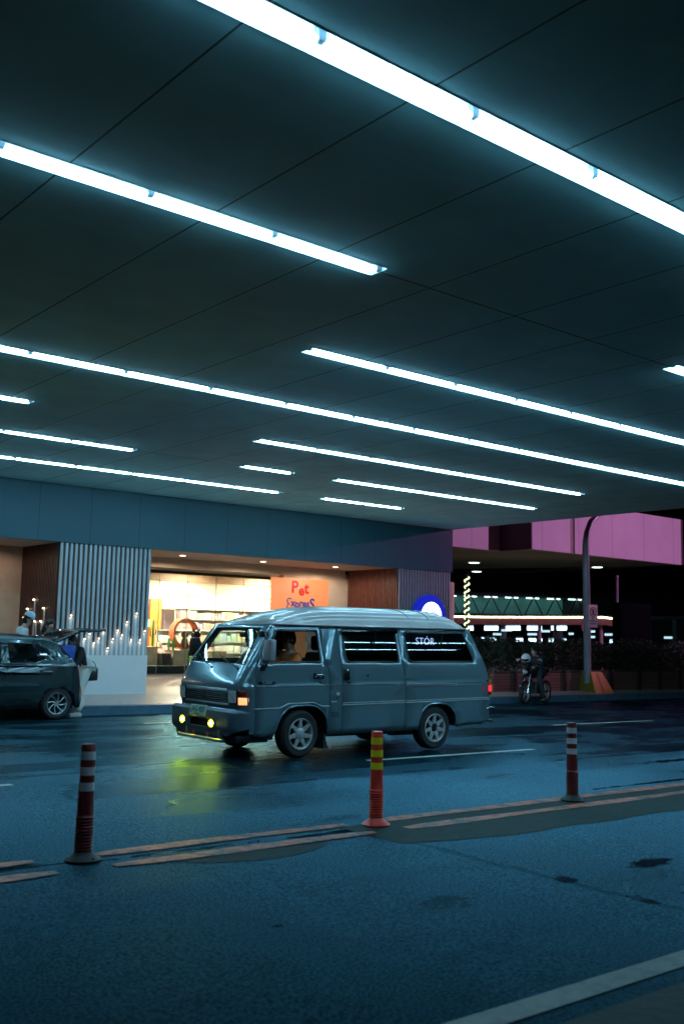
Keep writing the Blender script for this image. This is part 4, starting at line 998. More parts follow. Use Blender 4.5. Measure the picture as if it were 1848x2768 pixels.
for sidei, mp_ in ((0, near), (1, far)):
    fl = sidei == 1
    def mk(nm, outer, holes, par, m=M_van, o=0., th_=.018, cx=LC):
        b = fill(outer, holes, cx, ZC, lambda x, z: mp_(x, z, o), flip=fl)
        ob = build_b(b, nm, m, par, 0, 40)
        s = ob.modifiers.new('Solidify', 'SOLIDIFY'); s.thickness = th_; s.offset = -1 if True else 1; s.use_even_offset = True
        return ob
    # fill() yields +z facing normals in the (x,y) plane: mapping y->z turns them to face -y (near side)
    d_ = mk('front_door', door, [win1], van); q_ = mk('body_quarter', quarter, [win3], van)
    if sidei == 0:
        s_ = mk('sliding_door', slide, [win2], van); p_ = mk('body_pillar', pillar, [], van)
    else:
        s_ = mk('body_side', [(.440, .27), (.440, .86), (.426, 1.165), (.392, 1.21), (.360, 1.235), (.343, 1.728), (1.772, 1.728), (1.762, 1.25), (1.806, 1.0), (1.806, .27)], [win2], van); p_ = None
    inner = [(-.70, .36), (-.70, .93), (-.70, 1.2), (-.45, 1.70), (3.15, 1.70), (3.40, 1.28), (3.50, 1.0), (3.50, .36), (2.90, .36)] + [(x, z + .01) for x, z in arR[1:-1]] + [(2.07, .36), (.47, .36)] + [(x, z + .01) for x, z in arF[1:-1]]
    g = lambda P_, d: [(p[0], p[1]) for p in P_]
    mk('lining', inner, [rnd([(-.67, 1.225), (-.385, 1.69), (.30, 1.69), (.315, 1.225)], .03), rnd([(.715, 1.225), (.68, 1.69), (1.72, 1.69), (1.73, 1.225)], .03), rnd([(1.885, 1.225), (1.85, 1.69), (3.08, 1.69), (3.27, 1.225)], .04)], van, M_vin, .022, .006)
    # window rubber + glass
    def shrink(P_, d):
        cx_ = sum(p[0] for p in P_) / len(P_); cz_ = sum(p[1] for p in P_) / len(P_)
        hx = max(p[0] for p in P_) - cx_; hz = max(p[1] for p in P_) - cz_
        return [(cx_ + (p[0] - cx_) * (1 - d / hx), cz_ + (p[1] - cz_) * (1 - d / hz)) for p in P_]
    for P_, par, gm, nm in ((win1, d_, M_glclear, 0), (win2, s_, M_gldark, 1), (win3, q_, M_gldark, 2)):
        sh_ = shrink(P_, -.006)
        fr = mk('window_frame', sh_, [shrink(P_, .022)], par, M_trim, -.004, .02)
        bow = lambda x, z: mp_(x, z, .012 - .013 * (1 - min(1, abs(z - 1.46) / .225) ** 2))
        bb_ = fill(shrink(P_, .018), [], [], [1.26 + .025 * k for k in range(17)], bow, flip=fl)
        wq = build_b(bb_, 'window', gm, par, 0, 60)
        if nm == 0 and sidei == 0:   # driver's pane is wound down
            bpy.data.objects.remove(wq)
    # chrome strip under windows
mb = MB()
def strip(mb, pts, r, o=-.004, fn=near):
    mb.tube([fn(x, z, o) for x, z in pts], r, 6)
strip(mb, [(-.64, 1.215), (.33, 1.218)], .007); strip(mb, [(.70, 1.218), (1.74, 1.218)], .006); strip(mb, [(1.86, 1.218), (3.30, 1.218)], .006)
strip(mb, [(-.36, 1.695), (.30, 1.703)], .005)
mb.build('window_trim', M_bright, van)
# swage stripes
mb = MB()
strip(mb, [(-.772, .656), (-.375, .656), (-.25, .71), (.17, .713), (.30, .662), (.43, .66)], .009, -.003)
strip(mb, [(.662, .668), (1.80, .668)], .007, -.003); strip(mb, [(.662, .694), (1.80, .694)], .006, -.003)
strip(mb, [(1.818, .668), (3.55, .674)], .007, -.003); strip(mb, [(1.818, .694), (3.55, .700)], .006, -.003)
strip(mb, [(2.86, .905), (3.38, .905)], .004, -.003)
mb.build('chrome_stripe', M_bright, van)
mb = MB(); 
for a, c in ((-.765, .43), (.44, .652), (.662, 1.804), (1.818, 3.54)): strip(mb, [(a, .932), (c, .932)], .005, -.0005)
mb.build('crease', M_trim, van)
mb = MB(); mb.box(1.83, 2.86, -.010, .006, .895 + tl(2.3), .93 + tl(2.3), bev=.004); mb.build('slide_rail', M_bright, van)
mb = MB(); mb.box(1.85, 2.82, -.0125, -.0098, .908 + tl(2.3), .917 + tl(2.3)); mb.build('rail_slot', M_trim, van)
# arch lips
for ar in (arF, arR):
    mb = MB(); mb.tube([near(x, z, .002) for x, z in (ar[1:-1])], .011, 6); mb.build('arch_lip', M_van, van)
# front shell in (w, z) space
def Lc(z):
    T = [(.25, -1.0), (.60, -1.0), (.645, -.965), (.69, -.985), (.93, -1.005), (.955, -1.0), (1.05, -.955), (1.2, -.865), (1.72, -.50), (1.74, -.48)]
    for (a, p), (c, q) in zip(T[:-1], T[1:]):
        if z <= c: return p + (q - p) * (max(z, a) - a) / (c - a)
    return T[-1][1]
def Le(z):
    T = [(.25, -.765), (.93, -.775), (1.2, -.752), (1.5, -.607), (1.68, -.497), (1.74, -.44)]
    for (a, p), (c, q) in zip(T[:-1], T[1:]):
        if z <= c: return p + (q - p) * (max(z, a) - a) / (c - a)
    return T[-1][1]
def front(w_, z, o=0.):
    a = abs(2 * w_ - 1); g_ = .22 * a * a + .78 * (1 - math.sqrt(max(0, 1 - (max(0, a - .80) / .20) ** 2)))
    L_ = Lc(z) + (Le(z) - .006 - Lc(z)) * g_
    ins = Ws(z); W_ = ins + w_ * (VB - 2 * ins)
    # outward offset roughly along the rake
    return (L_ - o * .9, W_, z + tl(L_) + (o * .45 if z > .95 else 0))
WC = [.005, .015, .03, .05, .075, .1, .15, .2, .3, .4, .5, .6, .7, .8, .85, .9, .925, .95, .97, .985, .995]
FZ = [.645, .69, .72, .8, .87, .93, .955, 1.0, 1.05, 1.1, 1.15, 1.2, 1.3, 1.4, 1.5, 1.6, 1.7]
ws = rnd([(.062, 1.212), (.938, 1.212), (.905, 1.692), (.095, 1.692)], .02)
b = fill([(0, .60), (1, .60), (1, 1.735), (0, 1.735)], [ws], WC, FZ, lambda w_, z: front(w_, z), flip=True)
fs = build_b(b, 'front_panel', M_van, van, .012, 50, 1)
b = fill(rnd([(.056, 1.206), (.944, 1.206), (.911, 1.698), (.089, 1.698)], .02), [rnd([(.075, 1.222), (.925, 1.222), (.893, 1.682), (.107, 1.682)], .02)], WC, FZ, lambda w_, z: front(w_, z, .006), flip=True)
build_b(b, 'windscreen_seal', M_trim, van, .006, 50, 0)
b = fill(rnd([(.060, 1.210), (.940, 1.210), (.907, 1.694), (.093, 1.694)], .02), [rnd([(.064, 1.2135), (.936, 1.2135), (.903, 1.6905), (.097, 1.6905)], .02)], WC, FZ, lambda w_, z: front(w_, z, .013), flip=True)
build_b(b, 'windscreen_chrome', M_bright, van, .006, 50, 0)
b = fill(rnd([(.066, 1.214), (.934, 1.214), (.901, 1.690), (.099, 1.690)], .02), [], WC, FZ, lambda w_, z: front(w_, z, -.004), flip=True)
wsg = build_b(b, 'windscreen', M_glclear, van, 0, 60)
def fpatch(nm, w0, w1, z0, z1, m, o, th_=.01, hole=None, r=.0, par=van):
    P_ = [(w0, z0), (w1, z0), (w1, z1), (w0, z1)]
    if r: P_ = rnd(P_, r)
    b = fill(P_, [hole] if hole else [], [w for w in WC if w0 < w < w1], [z for z in FZ if z0 < z < z1], lambda w_, z: front(w_, z, o), flip=True)
    return build_b(b, nm, m, par, th_, 50, 0)
# grille zone: recess colour plate, silver bands, slats
fpatch('grille_backing', .115, .885, .695, .905, M_trim, .006)
M_silv = mat('dull_silver', (.42, .52, .55), .35, metal=.2)
fpatch('grille_band', .19, .81, .855, .903, M_silv, .016)
fpatch('grille_band', .17, .83, .690, .718, M_silv, .016)
for k in range(5): fpatch('grille_slat', .195, .805, .726 + k * .026, .738 + k * .026, M_black, .022, .012)
mb = MB()
for a in (90, 210, 330):
    c = Vector(front(.5, .79, .035)); u = Vector((0, math.cos(R(a)), math.sin(R(a)))); v_ = Vector((0, -u.z, u.y))
    pts = [c + u * .0, c + u * .028 + v_ * .016, c + u * .056, c + u * .028 - v_ * .016]
    vs = [mb.b.verts.new(p) for p in pts] + [mb.b.verts.new(p + Vector((.008, 0, 0))) for p in pts]
    mb.b.faces.new(vs[:4]); mb.b.faces.new(vs[4:][::-1])
    for i in range(4): mb.b.faces.new((vs[i], vs[4 + i], vs[4 + (i + 1) % 4], vs[(i + 1) % 4]))
mb.build('emblem', M_black, van)
def lamp_mat(name, c, e, s_, rough=.1):
    return mat(name, c, rough, var=.35, scale=25, emis=e, es=s_, coat=1.)
M_hl = mat('headlight_lens', (.75, .80, .82), .15, metal=.0, var=.35, scale=16, coat=1., bump=.5, bscale=45)
for w0, w1 in ((.075, .165), (.835, .925)):
    fpatch('headlight_bezel', w0 - .012, w1 + .012, .715, .895, M_trim, .014, .02, r=.012)
    o = fpatch('headlight', w0, w1, .728, .882, M_hl, .026, .02, r=.01)
M_tsr = mat('red_lens', (.45, .03, .015), .15, coat=1., var=.2, scale=40); M_tso = mat('lit_orange_lens', (1, .3, .08), .2, coat=1., emis=(1, .34, .14), es=2.2, var=.2, scale=30)
for w0, w1 in ((.008, .062), (.938, .992)):
    fpatch('indicator_surround', w0 - .004, w1 + .005, .70, .895, M_silv, .006, .01)
    fpatch('indicator', w0, w1, .806, .888, M_tsr, .014, .012)
    fpatch('indicator', w0, w1, .708, .798, M_tso, .014, .012)
# hood creases, vent
fpatch('scuttle_vent', .16, .31, 1.060, 1.085, M_trim, .006, .008)
# bumper
def bump(w_, z, o=0.):
    a = abs(2 * w_ - 1); g_ = .10 * a * a + .90 * (1 - math.sqrt(max(0, 1 - (max(0, a - .86) / .14) ** 2)))
    Lf = -1.075 + (.05 if z > .60 else 0) * ((z - .6) / .03) + .06 * max(0, (.42 - z) / .14) ** 1.5 
    return (Lf + .235 * g_ - o, -.012 + w_ * (VB + .024), z - .012)
BZ = [.30, .34, .38, .42, .5, .58, .60]; BW = WC
b = fill(rnd([(0, .40), (.08, .33), (.25, .27), (.75, .27), (.92, .33), (1, .40), (1, .622), (0, .622)], .015), [[(.36, .40), (.36, .50), (.64, .50), (.64, .40)]], BW, BZ, bump, flip=True)
bp_ = build_b(b, 'bumper', mat('bumper_paint', (.09, .15, .19), .38, metal=.2, var=.08, coat=.5), van, .02, 45, 1)
mb = MB(); mb.tube([(-.84, -.014, .597), (-.96, .005, .60)] + [bump(w_, .612, .004) for w_ in (.06, .1, .2, .35, .38)], .006, 6); mb.tube([bump(w_, .612, .004) for w_ in (.64, .8, .9, .94)], .006, 6); mb.build('bumper_chrome', M_bright, van)
MB().box(-1.03, -1.0, .58, 1.08, .38, .51).build('intake', M_trim, van)
# bumper side returns
for y0, y1 in ((-.012, .01), (VB - .01, VB + .012)): MB().box(-.85, -.775, y0, y1, .33, .598, bev=.004).build('bumper_end', MATS['bumper_paint'], van)
# valance
mb = MB(); mb.box(-.99, -.5, .06, VB - .06, .215, .31, bev=.02); mb.build('valance', M_trim, van)
# number plate
pl = bpy.data.objects.new('number_plate', None); link(pl, van); pl.location = (-1.095, .85, .585); pl.rotation_euler = (0, R(12), 0)
MB().box(-.004, .004, -.20, .20, -.07, .07, bev=.002).build('plate', mat('plate_green_white', (.42, .60, .52), .45, var=.15, scale=12), pl)
PM = Matrix.Translation((-.0062, 0, .012)) @ Matrix.Rotation(R(-90), 4, 'Z') @ Matrix.Rotation(R(90), 4, 'X')
text('characters', 'JAG 459', .105, mat('plate_green', (.02, .16, .11), .5), pl, PM, ext=.001, bold=.001, spacing=.92)
PM = Matrix.Translation((-.0062, 0, -.052)) @ Matrix.Rotation(R(-90), 4, 'Z') @ Matrix.Rotation(R(90), 4, 'X')
text('caption', 'PILIPINAS', .026, MATS['plate_green'], pl, PM, ext=.001)
# fog lights
M_fog = emit('yellow_fog_glass', (1., .76, .007), 260); 
for y in (.51, 1.25):
    fgo = bpy.data.objects.new('fog_light', None); link(fgo, van); fgo.location = (-1.085, y, .437)
    MB().lathe([(.001, .04), (.05, .03), (.062, -.005), (.060, -.018)], (0, 0, 0), 'x', 20, cap=False).build('housing', M_trim, fgo)
    MB().ball((-.016, 0, 0), .045, 16, (.3, 1., .78)).build('lens', M_fog, fgo)
    ld = bpy.data.lights.new('fog_beam', 'SPOT'); ld.energy = 22; ld.color = (1, .8, .03); ld.spot_size = R(100); ld.spot_blend = .8; ld.shadow_soft_size = .05
    lo = bpy.data.objects.new('fog_beam', ld); link(lo, fgo); lo.location = (-.06, 0, 0); lo.rotation_euler = (0, R(62), 0)
for y, z in ((.15, .405), (1.51, .405)): MB().box(-1.085 + .03, -1.06 + .03, y - .035, y + .035, z - .035, z + .03, bev=.005).build('bumper_reflector', M_tsr, van)
for y in (.64, 1.03):
    MB().lathe([(.001, -.03), (.033, -.03), (.036, -.02), (.036, .03)], (-1.03, y, .275), 'x', 16).build('horn', mat('horn_red', (.4, .03, .06), .3), van)
mb = MB(); mb.tube([(-1.06, 1.40, .235), (-1.09, 1.34, .235), (-1.09, .30, .235), (-1.06, .24, .235)], .024, 10); mb.tube([(-1.0, .30, .24), (-1.0, 1.34, .30)], .012, 8)
for y in (.34, 1.16): mb.box(-1.09, -1.0, y - .012, y + .012, .225, .36)
mb.build('nudge_bar', mat('galvanised', (.30, .40, .40), .35, metal=.6), van)
# wipers
for w0, w1, z0, z1, wc, zc in ((.14, .52, 1.155, 1.33, .40, 1.265), (.52, .86, 1.15, 1.30, .76, 1.26)):
    mb = MB(); mb.tube([front(w0 if w0 < .3 else w0, z0, .02), front(wc, zc, .03)], [.009, .006], 6)
    a, c = Vector(front(wc - .12, zc + -.055, .024)), Vector(front(wc + .12, zc + .06, .024)); mb.tube([a, (a + c) / 2 + Vector((-.006, 0, 0)), c], .007, 5)
    mb.lathe([(.02, 0), (.016, .03), (.001, .034)], front(w0, z0 - .01, 0.), 'z', 10); mb.build('wiper', M_trim, van)
# roof
LR0, LR1 = -.50, 3.20
def Hh(L_):
    T = [(-.50, 0), (-.45, .045), (-.32, .095), (-.15, .155), (.1, .215), (.35, .258), (.75, .285), (1.4, .29), (2.1, .29), (2.6, .283), (2.85, .255), (3.0, .205), (3.12, .12), (3.18, .05), (3.20, 0)]
    for (a, p), (c, q) in zip(T[:-1], T[1:]):
        if L_ <= c:
            t = (L_ - a) / (c - a); return p + (q - p) * t
    return 0
rows = []; nL = 60; nA = 36
for i in range(nL + 1):
    t = i / nL; L_ = LR0 + (LR1 - LR0) * t; row = []
    for j in range(nA + 1):
        a = -1 + 2 * j / nA
        q_ = max(0, 1 - abs(a) ** 2.6) ** .42 if Hh(L_) > .1 else max(0, 1 - a ** 4) ** .5
        z = 1.735 + Hh(L_) * (.90 * q_ + .10 * (1 - a * a))
        Wb = .135 + .02 * (0 if abs(a) < 1 else 0)
        sh = .0; 
        frontbow = .06 * a * a * max(0, 1 - (L_ - LR0) / .6)
        hw = VB / 2 - .135 
        ll = L_ + frontbow - .03 * a * a * max(0, (L_ - 2.8) / .4)
        row.append((ll, VB / 2 + a * hw * (1 - .0), z + tl(L_)))
    rows.append(row)
# denser sampling at the shoulders
mb = MB(); mb.rings([[(p[0], VB / 2 + math.copysign(abs((p[1] - VB / 2) / (VB / 2 - .135)) , p[1] - VB / 2) * (VB / 2 - .135), p[2]) for p in r_] for r_ in rows], cap=False, closed=False)
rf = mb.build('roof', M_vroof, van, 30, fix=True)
s_ = rf.modifiers.new('Sub', 'SUBSURF'); s_.levels = 1; s_.render_levels = 1
# lower rail band of the roof, gutter
mb = MB(); mb.tube([(-.47, .30, 1.742), (-.44, .17, 1.742), (-.38, .125, 1.742), (1.2, .12, 1.742 + tl(1.2)), (3.12, .125, 1.742 + tl(3.1)), (3.21, .19, 1.742 + tl(3.2))], .014, 6)
mb.tube([(-.47, VB - .30, 1.742), (-.38, VB - .125, 1.742), (3.15, VB - .125, 1.742 + tl(3.1))], .014, 6); mb.build('gutter', M_vroof, van)
mb = MB(); mb.tube([(-.36, .118, 1.727), (1.2, .114, 1.727 + tl(1.2)), (3.15, .118, 1.727 + tl(3.1))], .010, 6); mb.build('gutter_seal', M_trim, van)
mb = MB()
for L_ in (2.02, 2.42):
    pts = []
    for j in range(13):
        a = -1 + j / 12 * 1.2; q_ = max(0, 1 - abs(a) ** 2.6) ** .42; z = 1.737 + Hh(L_) * (.90 * q_ + .10 * (1 - a * a)); pts.append((L_, VB / 2 + a * (VB / 2 - .135), z + tl(L_)))
    mb.tube(pts, .005, 4)
mb.build('roof_seam', M_trim, van)
# rear panel
mb = MB(); rws = []
for z in (.33, .75, 1.0, 1.28, 1.45, 1.66, 1.735):
    Lr = {.33: 3.56, .75: 3.56, 1.0: 3.545, 1.28: 3.445, 1.45: 3.362, 1.66: 3.26, 1.735: 3.20}[z]; row = []
    for j in range(13):
        a = -1 + j / 6; ins = Ws(z); row.append((Lr + .05 * (1 - a ** 4), VB / 2 + a * (VB / 2 - ins), z + tl(Lr)))
    rws.append(row)
mb.rings(rws, cap=False, closed=False); mb.build('tailgate', M_van, van, 50)
MB().box(3.35, 3.5, .3, VB - .3, 1.25, 1.72).build('rear_window', M_vin, van) if False else None
# under body, floor, wells
mb = MB(); mb.box(.47, 2.06, .12, VB - .12, .25, .60); mb.box(2.9, 3.5, .1, VB - .1, .34, .6); mb.box(-.75, 3.5, .08, VB - .08, .62, .66); mb.box(-.9, 3.5, .30, VB - .30, .34, .6)
mb.box(1.9, 2.2, .2, .3, .215, .26); mb.box(1.7, 1.85, .16, .24, .22, .26); mb.build('underbody', M_vin, van, 0)
# wheels
wheel(van, -.015, .115, .308, .312, .200, .20, -1, VANW, R(3)); wheel(van, 2.435, .115, .308 + .01, .312, .200, .20, -1, VANW2)
wheel(van, -.015, VB - .115, .308, .312, .200, .20, 1, VANW, R(3)); wheel(van, 2.435, VB - .115, .318, .312, .200, .20, 1, VANW2)
mb = MB(); mb.prism([(.40, .30), (.415, .22), (.46, .09), (.38, .10), (.385, .30)], lambda p: (p[0], .03, p[1]), lambda p: (p[0] - .0, .26, p[1])); mb.build('mud_flap', M_rubber, van, 0)
# mirror
mi = bpy.data.objects.new('mirror', None); link(mi, van)
MB().box(-.695, -.60, -.20, -.03, 1.265, 1.535, bev=.028).build('shell', mat('mirror_silver', (.48, .46, .50), .3, metal=.3, coat=.5), mi, 50)
MB().tube([(-.66, -.10, 1.27), (-.66, -.06, 1.19), (-.66, .01, 1.15)], .012, 6).build('stalk', M_trim, mi)
MB().box(-.70, -.63, -.012, .02, 1.13, 1.22, bev=.01).build('foot', M_trim, mi)
MB().tube([(-.68, -.10, 1.53), (-.68, -.04, 1.60), (-.60, .06, 1.62)], .012, 6).build('stalk', M_trim, mi)
MB().box(-.70, -.58, .02, .09, 1.56, 1.64, bev=.015).build('foot', M_trim, mi)
MB().box(-.598, -.592, -.18, -.05, 1.29, 1.51).build('glass', M_chrome, mi)
mb = MB(); mb.box(-.70, -.61, VB + .03, VB + .19, 1.27, 1.53, bev=.02); mb.tube([(-.65, VB + .08, 1.27), (-.65, VB - .01, 1.15)], .012, 6); mb.build('mirror', M_trim, van)
# handles, badge, lock, filler
dh = bpy.data.objects.new('door_handle', None); link(dh, van)
MB().box(.165, .335, -.002, .012, 1.025, 1.105, bev=.006).build('recess', M_trim, dh); MB().box(.18, .325, -.03, -.012, 1.062, 1.088, bev=.008).build('lever', M_chrome, dh); MB().box(.18, .30, -.012, -.004, 1.04, 1.055, bev=.003).build('lever', M_chrome, dh)
MB().lathe([(.001, -.006), (.014, -.006), (.016, .004)], (.275, .008, .985), 'y', 12).build('lock', M_chrome, dh)
sh_ = bpy.data.objects.new('door_handle', None); link(sh_, van)
MB().box(.67, .765, -.0, .012, 1.01, 1.165, bev=.008).build('recess', M_trim, sh_); MB().tube([(.745, .0, 1.15), (.75, -.03, 1.13), (.752, -.03, 1.04), (.748, .0, 1.0)], .012, 8).build('lever', M_chrome, sh_)
MB().lathe([(.001, -.01), (.017, -.01), (.02, .004)], (.775, .006, .985), 'y', 12).build('lock', M_chrome, sh_)
bdg = bpy.data.objects.new('badge', None); link(bdg, van); MB().box(-.72, -.47, -.006, .012, .958, .995, bev=.002).build('plate', M_trim, bdg)
text('lettering', 'L300', .048, mat('badge_silver', (.55, .6, .6), .3, metal=.5), bdg, faceY(-.595, -.009, .976, 1.3), ext=.001, bold=.002, spacing=1.15)
fd = bpy.data.objects.new('fuel_door', None); link(fd, van)
MB().box(.445, .60, -.004, .004, .70, .865, bev=.003).build('flap', mat('flap_paint', (.10, .17, .21), .35, metal=.3), fd)
MB().box(.55, .60, -.008, -.004, .81, .845, bev=.002).build('sticker', mat('white_sticker', (.75, .8, .8), .5), fd); MB().lathe([(.001, -.009), (.011, -.009), (.012, -.002)], (.565, 0, .775), 'y', 10).build('lock', M_chrome, fd)
MB().box(.465, .56, -.008, -.004, .715, .735, bev=.002).build('slot', M_silv, fd)
mb = MB()
for k in range(4): mb.box(.465, .60, -.003, .01, .515 + k * .02, .523 + k * .02)
mb.build('side_vent', M_trim, van)
MB().lathe([(.001, -.012), (.016, -.010), (.02, .004)], (1.11, .016, 1.075), 'y', 14).build('lock', M_chrome, van)
MB().box(-.79, -.77, .0, .03, .7, .8).build('hinge', M_trim, van) if False else None
# visor over sliding door window
b = fill([(.69, 1.62), (.69, 1.705), (1.73, 1.705), (1.71, 1.65), (.76, 1.63)], [], [], [], lambda x, z: near(x, z, -.03 + (1.705 - z) * -.1)); build_b(b, 'weather_shield', glass('smoke_plastic', (.06, .09, .1), .9, base=.1), van, .004)
# window dividers
MB().box(1.245, 1.265, .07, .085, 1.245 + .017, 1.67 + .017, rot=Matrix.Rotation(R(12.5), 3, 'X')).build('window_divider', M_trim, s_ if False else van)
MB().box(2.56, 2.58, .07, .085, 1.245 + .03, 1.67 + .03, rot=Matrix.Rotation(R(12.5), 3, 'X')).build('window_divider', M_trim, van)
# tail light + rear bumper
tlm = bpy.data.objects.new('tail_light', None); link(tlm, van)
MB().box(3.53, 3.60, -.004, .12, .79, 1.03, bev=.006).build('housing', M_trim, tlm)
MB().box(3.535, 3.605, -.008, .118, .935, 1.022, bev=.004).build('lens', mat('amber_lens', (.5, .16, .03), .2, coat=1.), tlm); MB().box(3.535, 3.605, -.008, .118, .84, .932, bev=.004).build('lens', mat('lit_red_lens', (.8, .02, .02), .2, emis=(1, .03, .05), es=1.5), tlm); MB().box(3.535, 3.605, -.008, .118, .795, .837, bev=.004).build('lens', M_tsr, tlm)
MB().box(3.535, 3.605, VB - .118, VB + .006, .795, 1.022, bev=.004).build('tail_light', M_tsr, van)
mb = MB(); mb.tube([(3.50, .02, .58), (3.58, .0, .59), (3.66, .0, .59), (3.70, .03, .585), (3.70, VB - .03, .585), (3.62, VB, .585)], .022, 8); mb.tube([(3.55, .04, .57), (3.52, .04, .42), (3.60, .02, .385), (3.68, .04, .385), (3.68, VB - .04, .385)], .018, 8); mb.build('rear_bumper', M_chrome, van)
# glowing letters added inside the rear side window for a reflected shop sign
M_reflsign = emit('sign_reflection_glow', (.66, .62, 1.), 4.5)
text('reflected_lettering', 'ST\u00d3R', .15, M_reflsign, van, Matrix.Translation((2.33, .16, 1.57)) @ Matrix.Rotation(R(90), 4, 'X'), ext=.002, bold=-.001, spacing=1.05)
# interior: dash, seats, steering wheel
M_seat = mat('seat_cloth', (.02, .025, .03), .8, var=.2, scale=20)
mb = MB(); mb.box(-.86, -.55, .12, VB - .12, .95, 1.17, bev=.04); mb.build('dashboard', M_vin, van)
def seat(L_, W_):
    s = bpy.data.objects.new('seat', None); link(s, van); s.location = (L_, W_, .66)
    MB().box(-.30, .22, -.22, .22, .0, .22, bev=.05).build('cushion', M_seat, s, 50)
    MB().box(.14, .26, -.22, .22, .18, .72, bev=.05, rot=Matrix.Rotation(R(12), 3, 'Y')).build('backrest', M_seat, s, 50)
    MB().box(.22, .32, -.14, .14, .74, .95, bev=.045).build('headrest', M_seat, s, 50)
seat(.30, .46); seat(.25, 1.2)
for Lb in (1.2, 2.0, 2.75):
    s = bpy.data.objects.new('bench_seat', None); link(s, van); s.location = (Lb, .83, .66)
    MB().box(-.3, .15, -.55, .6, .0, .3, bev=.05).build('cushion', M_seat, s, 50); MB().box(.1, .22, -.55, .6, .25, .78, bev=.05).build('backrest', M_seat, s, 50)
swo = bpy.data.objects.new('steering_wheel', None); link(swo, van); swo.location = (-.38, .46, 1.14); swo.rotation_euler = (0, R(-55), 0)
MB().tube([(.19 * math.cos(2 * PI * k / 24), .19 * math.sin(2 * PI * k / 24), 0) for k in range(25)], .014, 6, cap=False).build('rim', M_trim, swo)
MB().box(-.02, .02, -.18, .18, -.01, .01).box(-.18, .02, -.015, .015, -.01, .01).build('spokes', M_trim, swo)
mb = MB(); mb.box(-.44, -.41, .72, .94, 1.555, 1.62, bev=.012); mb.build('rear_view_mirror', M_trim, van)
# people in the van (world placed)
def van_pt(L_, W_, z): return A0 + e1 * L_ + e2 * W_ + e3 * z
Pd = van_pt(.12, .47, .0)
Jd = dict(pelvis=(0, 0, .93), chest=(.0, 0, 1.24), neck=(.005, 0, 1.40), head=(.045, 0, 1.55), shl=(0, .19, 1.30), shr=(0, -.19, 1.30), ell=(.18, .24, 1.10), elr=(.18, -.24, 1.10), hal=(.40, .14, 1.17), har=(.40, -.14, 1.17),
          hpl=(.05, .1, .92), hpr=(.05, -.1, .92), knl=(.44, .14, .93), knr=(.44, -.14, .93), fol=(.52, .14, .74), face=(1, 0, -.05)); Jd['for'] = Vector((.52, -.14, .74))
person(Pd, PI + th, 'driver in an orange brown jacket looking ahead through the open van window', Jd, dict(top=mat('orange_jacket', (.60, .15, .03), .8, var=.25, scale=14, bump=.4, bscale=10), legs=M_dtrous, shoe=M_black), top='jacket', longsleeve=True)
Pp = van_pt(.0, 1.2, .0)
Jp = dict(Jd); Jp['head'] = Vector((.06, .0, 1.54)); 
person(Pp, PI + th, 'front passenger in a white top seen through the van windscreen', Jp, dict(top=M_wshirt, legs=M_dtrous, shoe=M_black), longsleeve=False)

# ------------------------------------------------------------------ hatchback
hb = empty('hatchback', (0, 0, 0), label='dark teal grey hatchback parked at the far left with its boot lid raised', cat='car')
HX, HY = 7.70, 17.30
hb.location = (HX, HY, zg(HX)); hb.rotation_euler = (0, R(.7), 0)
HBWD = 1.60
M_hb = mat('hatch_paint', (.030, .060, .070), .22, metal=.4, var=.06, coat=1.)
def HW(z):
    return .0 + (.03 * ((.45 - z) / .3) ** 2 if z < .45 else 0) + (0 if z < .95 else .20 * ((z - .95) / .45) ** 1.15)
def hn(x, z, o=0.):
    end = max(0, (x - .20) / .30); fr_ = max(0, (-2.6 - x) / .5)
    return (x, HW(z) + o + .10 * end ** 2.2 + .2 * fr_ ** 2, z)
def hf(x, z, o=0.): p = hn(x, z, o); return (p[0], HBWD - p[1], p[2])
har = [(.36, .20), (.345, .33), (.29, .44), (.19, .52), (.06, .56), (-.08, .555), (-.20, .50), (-.29, .41), (-.345, .30), (-.36, .19)]
haf = [(-2.10 + p[0] - .35 + .0, p[1]) for p in har]
prof = [(.47, .20), (.50, .34), (.50, .50), (.44, .62), (.41, .80), (.37, .93), (.28, 1.04), (.15, 1.20), (.03, 1.34), (-.08, 1.40), (-.35, 1.44), (-1.0, 1.475), (-1.7, 1.45), (-2.0, 1.38), (-2.45, 1.02), (-3.0, .90), (-3.15, .75), (-3.2, .45), (-3.15, .22)] 
side_o = prof + haf[::-1][0:0] + [(-2.82, .19)] + haf[::-1] + [(-2.08, .19)][0:0] + har[::-1]
hw1 = rnd([(-.92, 1.00), (-.93, 1.33), (-.42, 1.34), (-.33, 1.32), (-.20, 1.15), (-.25, 1.07), (-.44, 1.01)], .03)
hw2 = rnd([(-2.05, .99), (-1.72, 1.32), (-1.07, 1.34), (-1.06, 1.0)], .03)
HC = [-.3, 0, .15, .25, .35, .42]; HZ = [.3, .45, .6, .75, .85, .95, 1.0, 1.05, 1.1, 1.2, 1.3, 1.4]
for fn, fl in ((hn, False), (hf, True)):
    b = fill(side_o, [hw1, hw2], HC, HZ, lambda x, z: fn(x, z), flip=fl)
    bo = build_b(b, 'body_side', M_hb, hb, .02, 40)
    for P_ in (hw1, hw2):
        b = fill(P_, [], [], HZ, lambda x, z: fn(x, z, .010), flip=fl); build_b(b, 'window', glass('car_glass', (.30, .42, .45), .9, base=.04), bo)
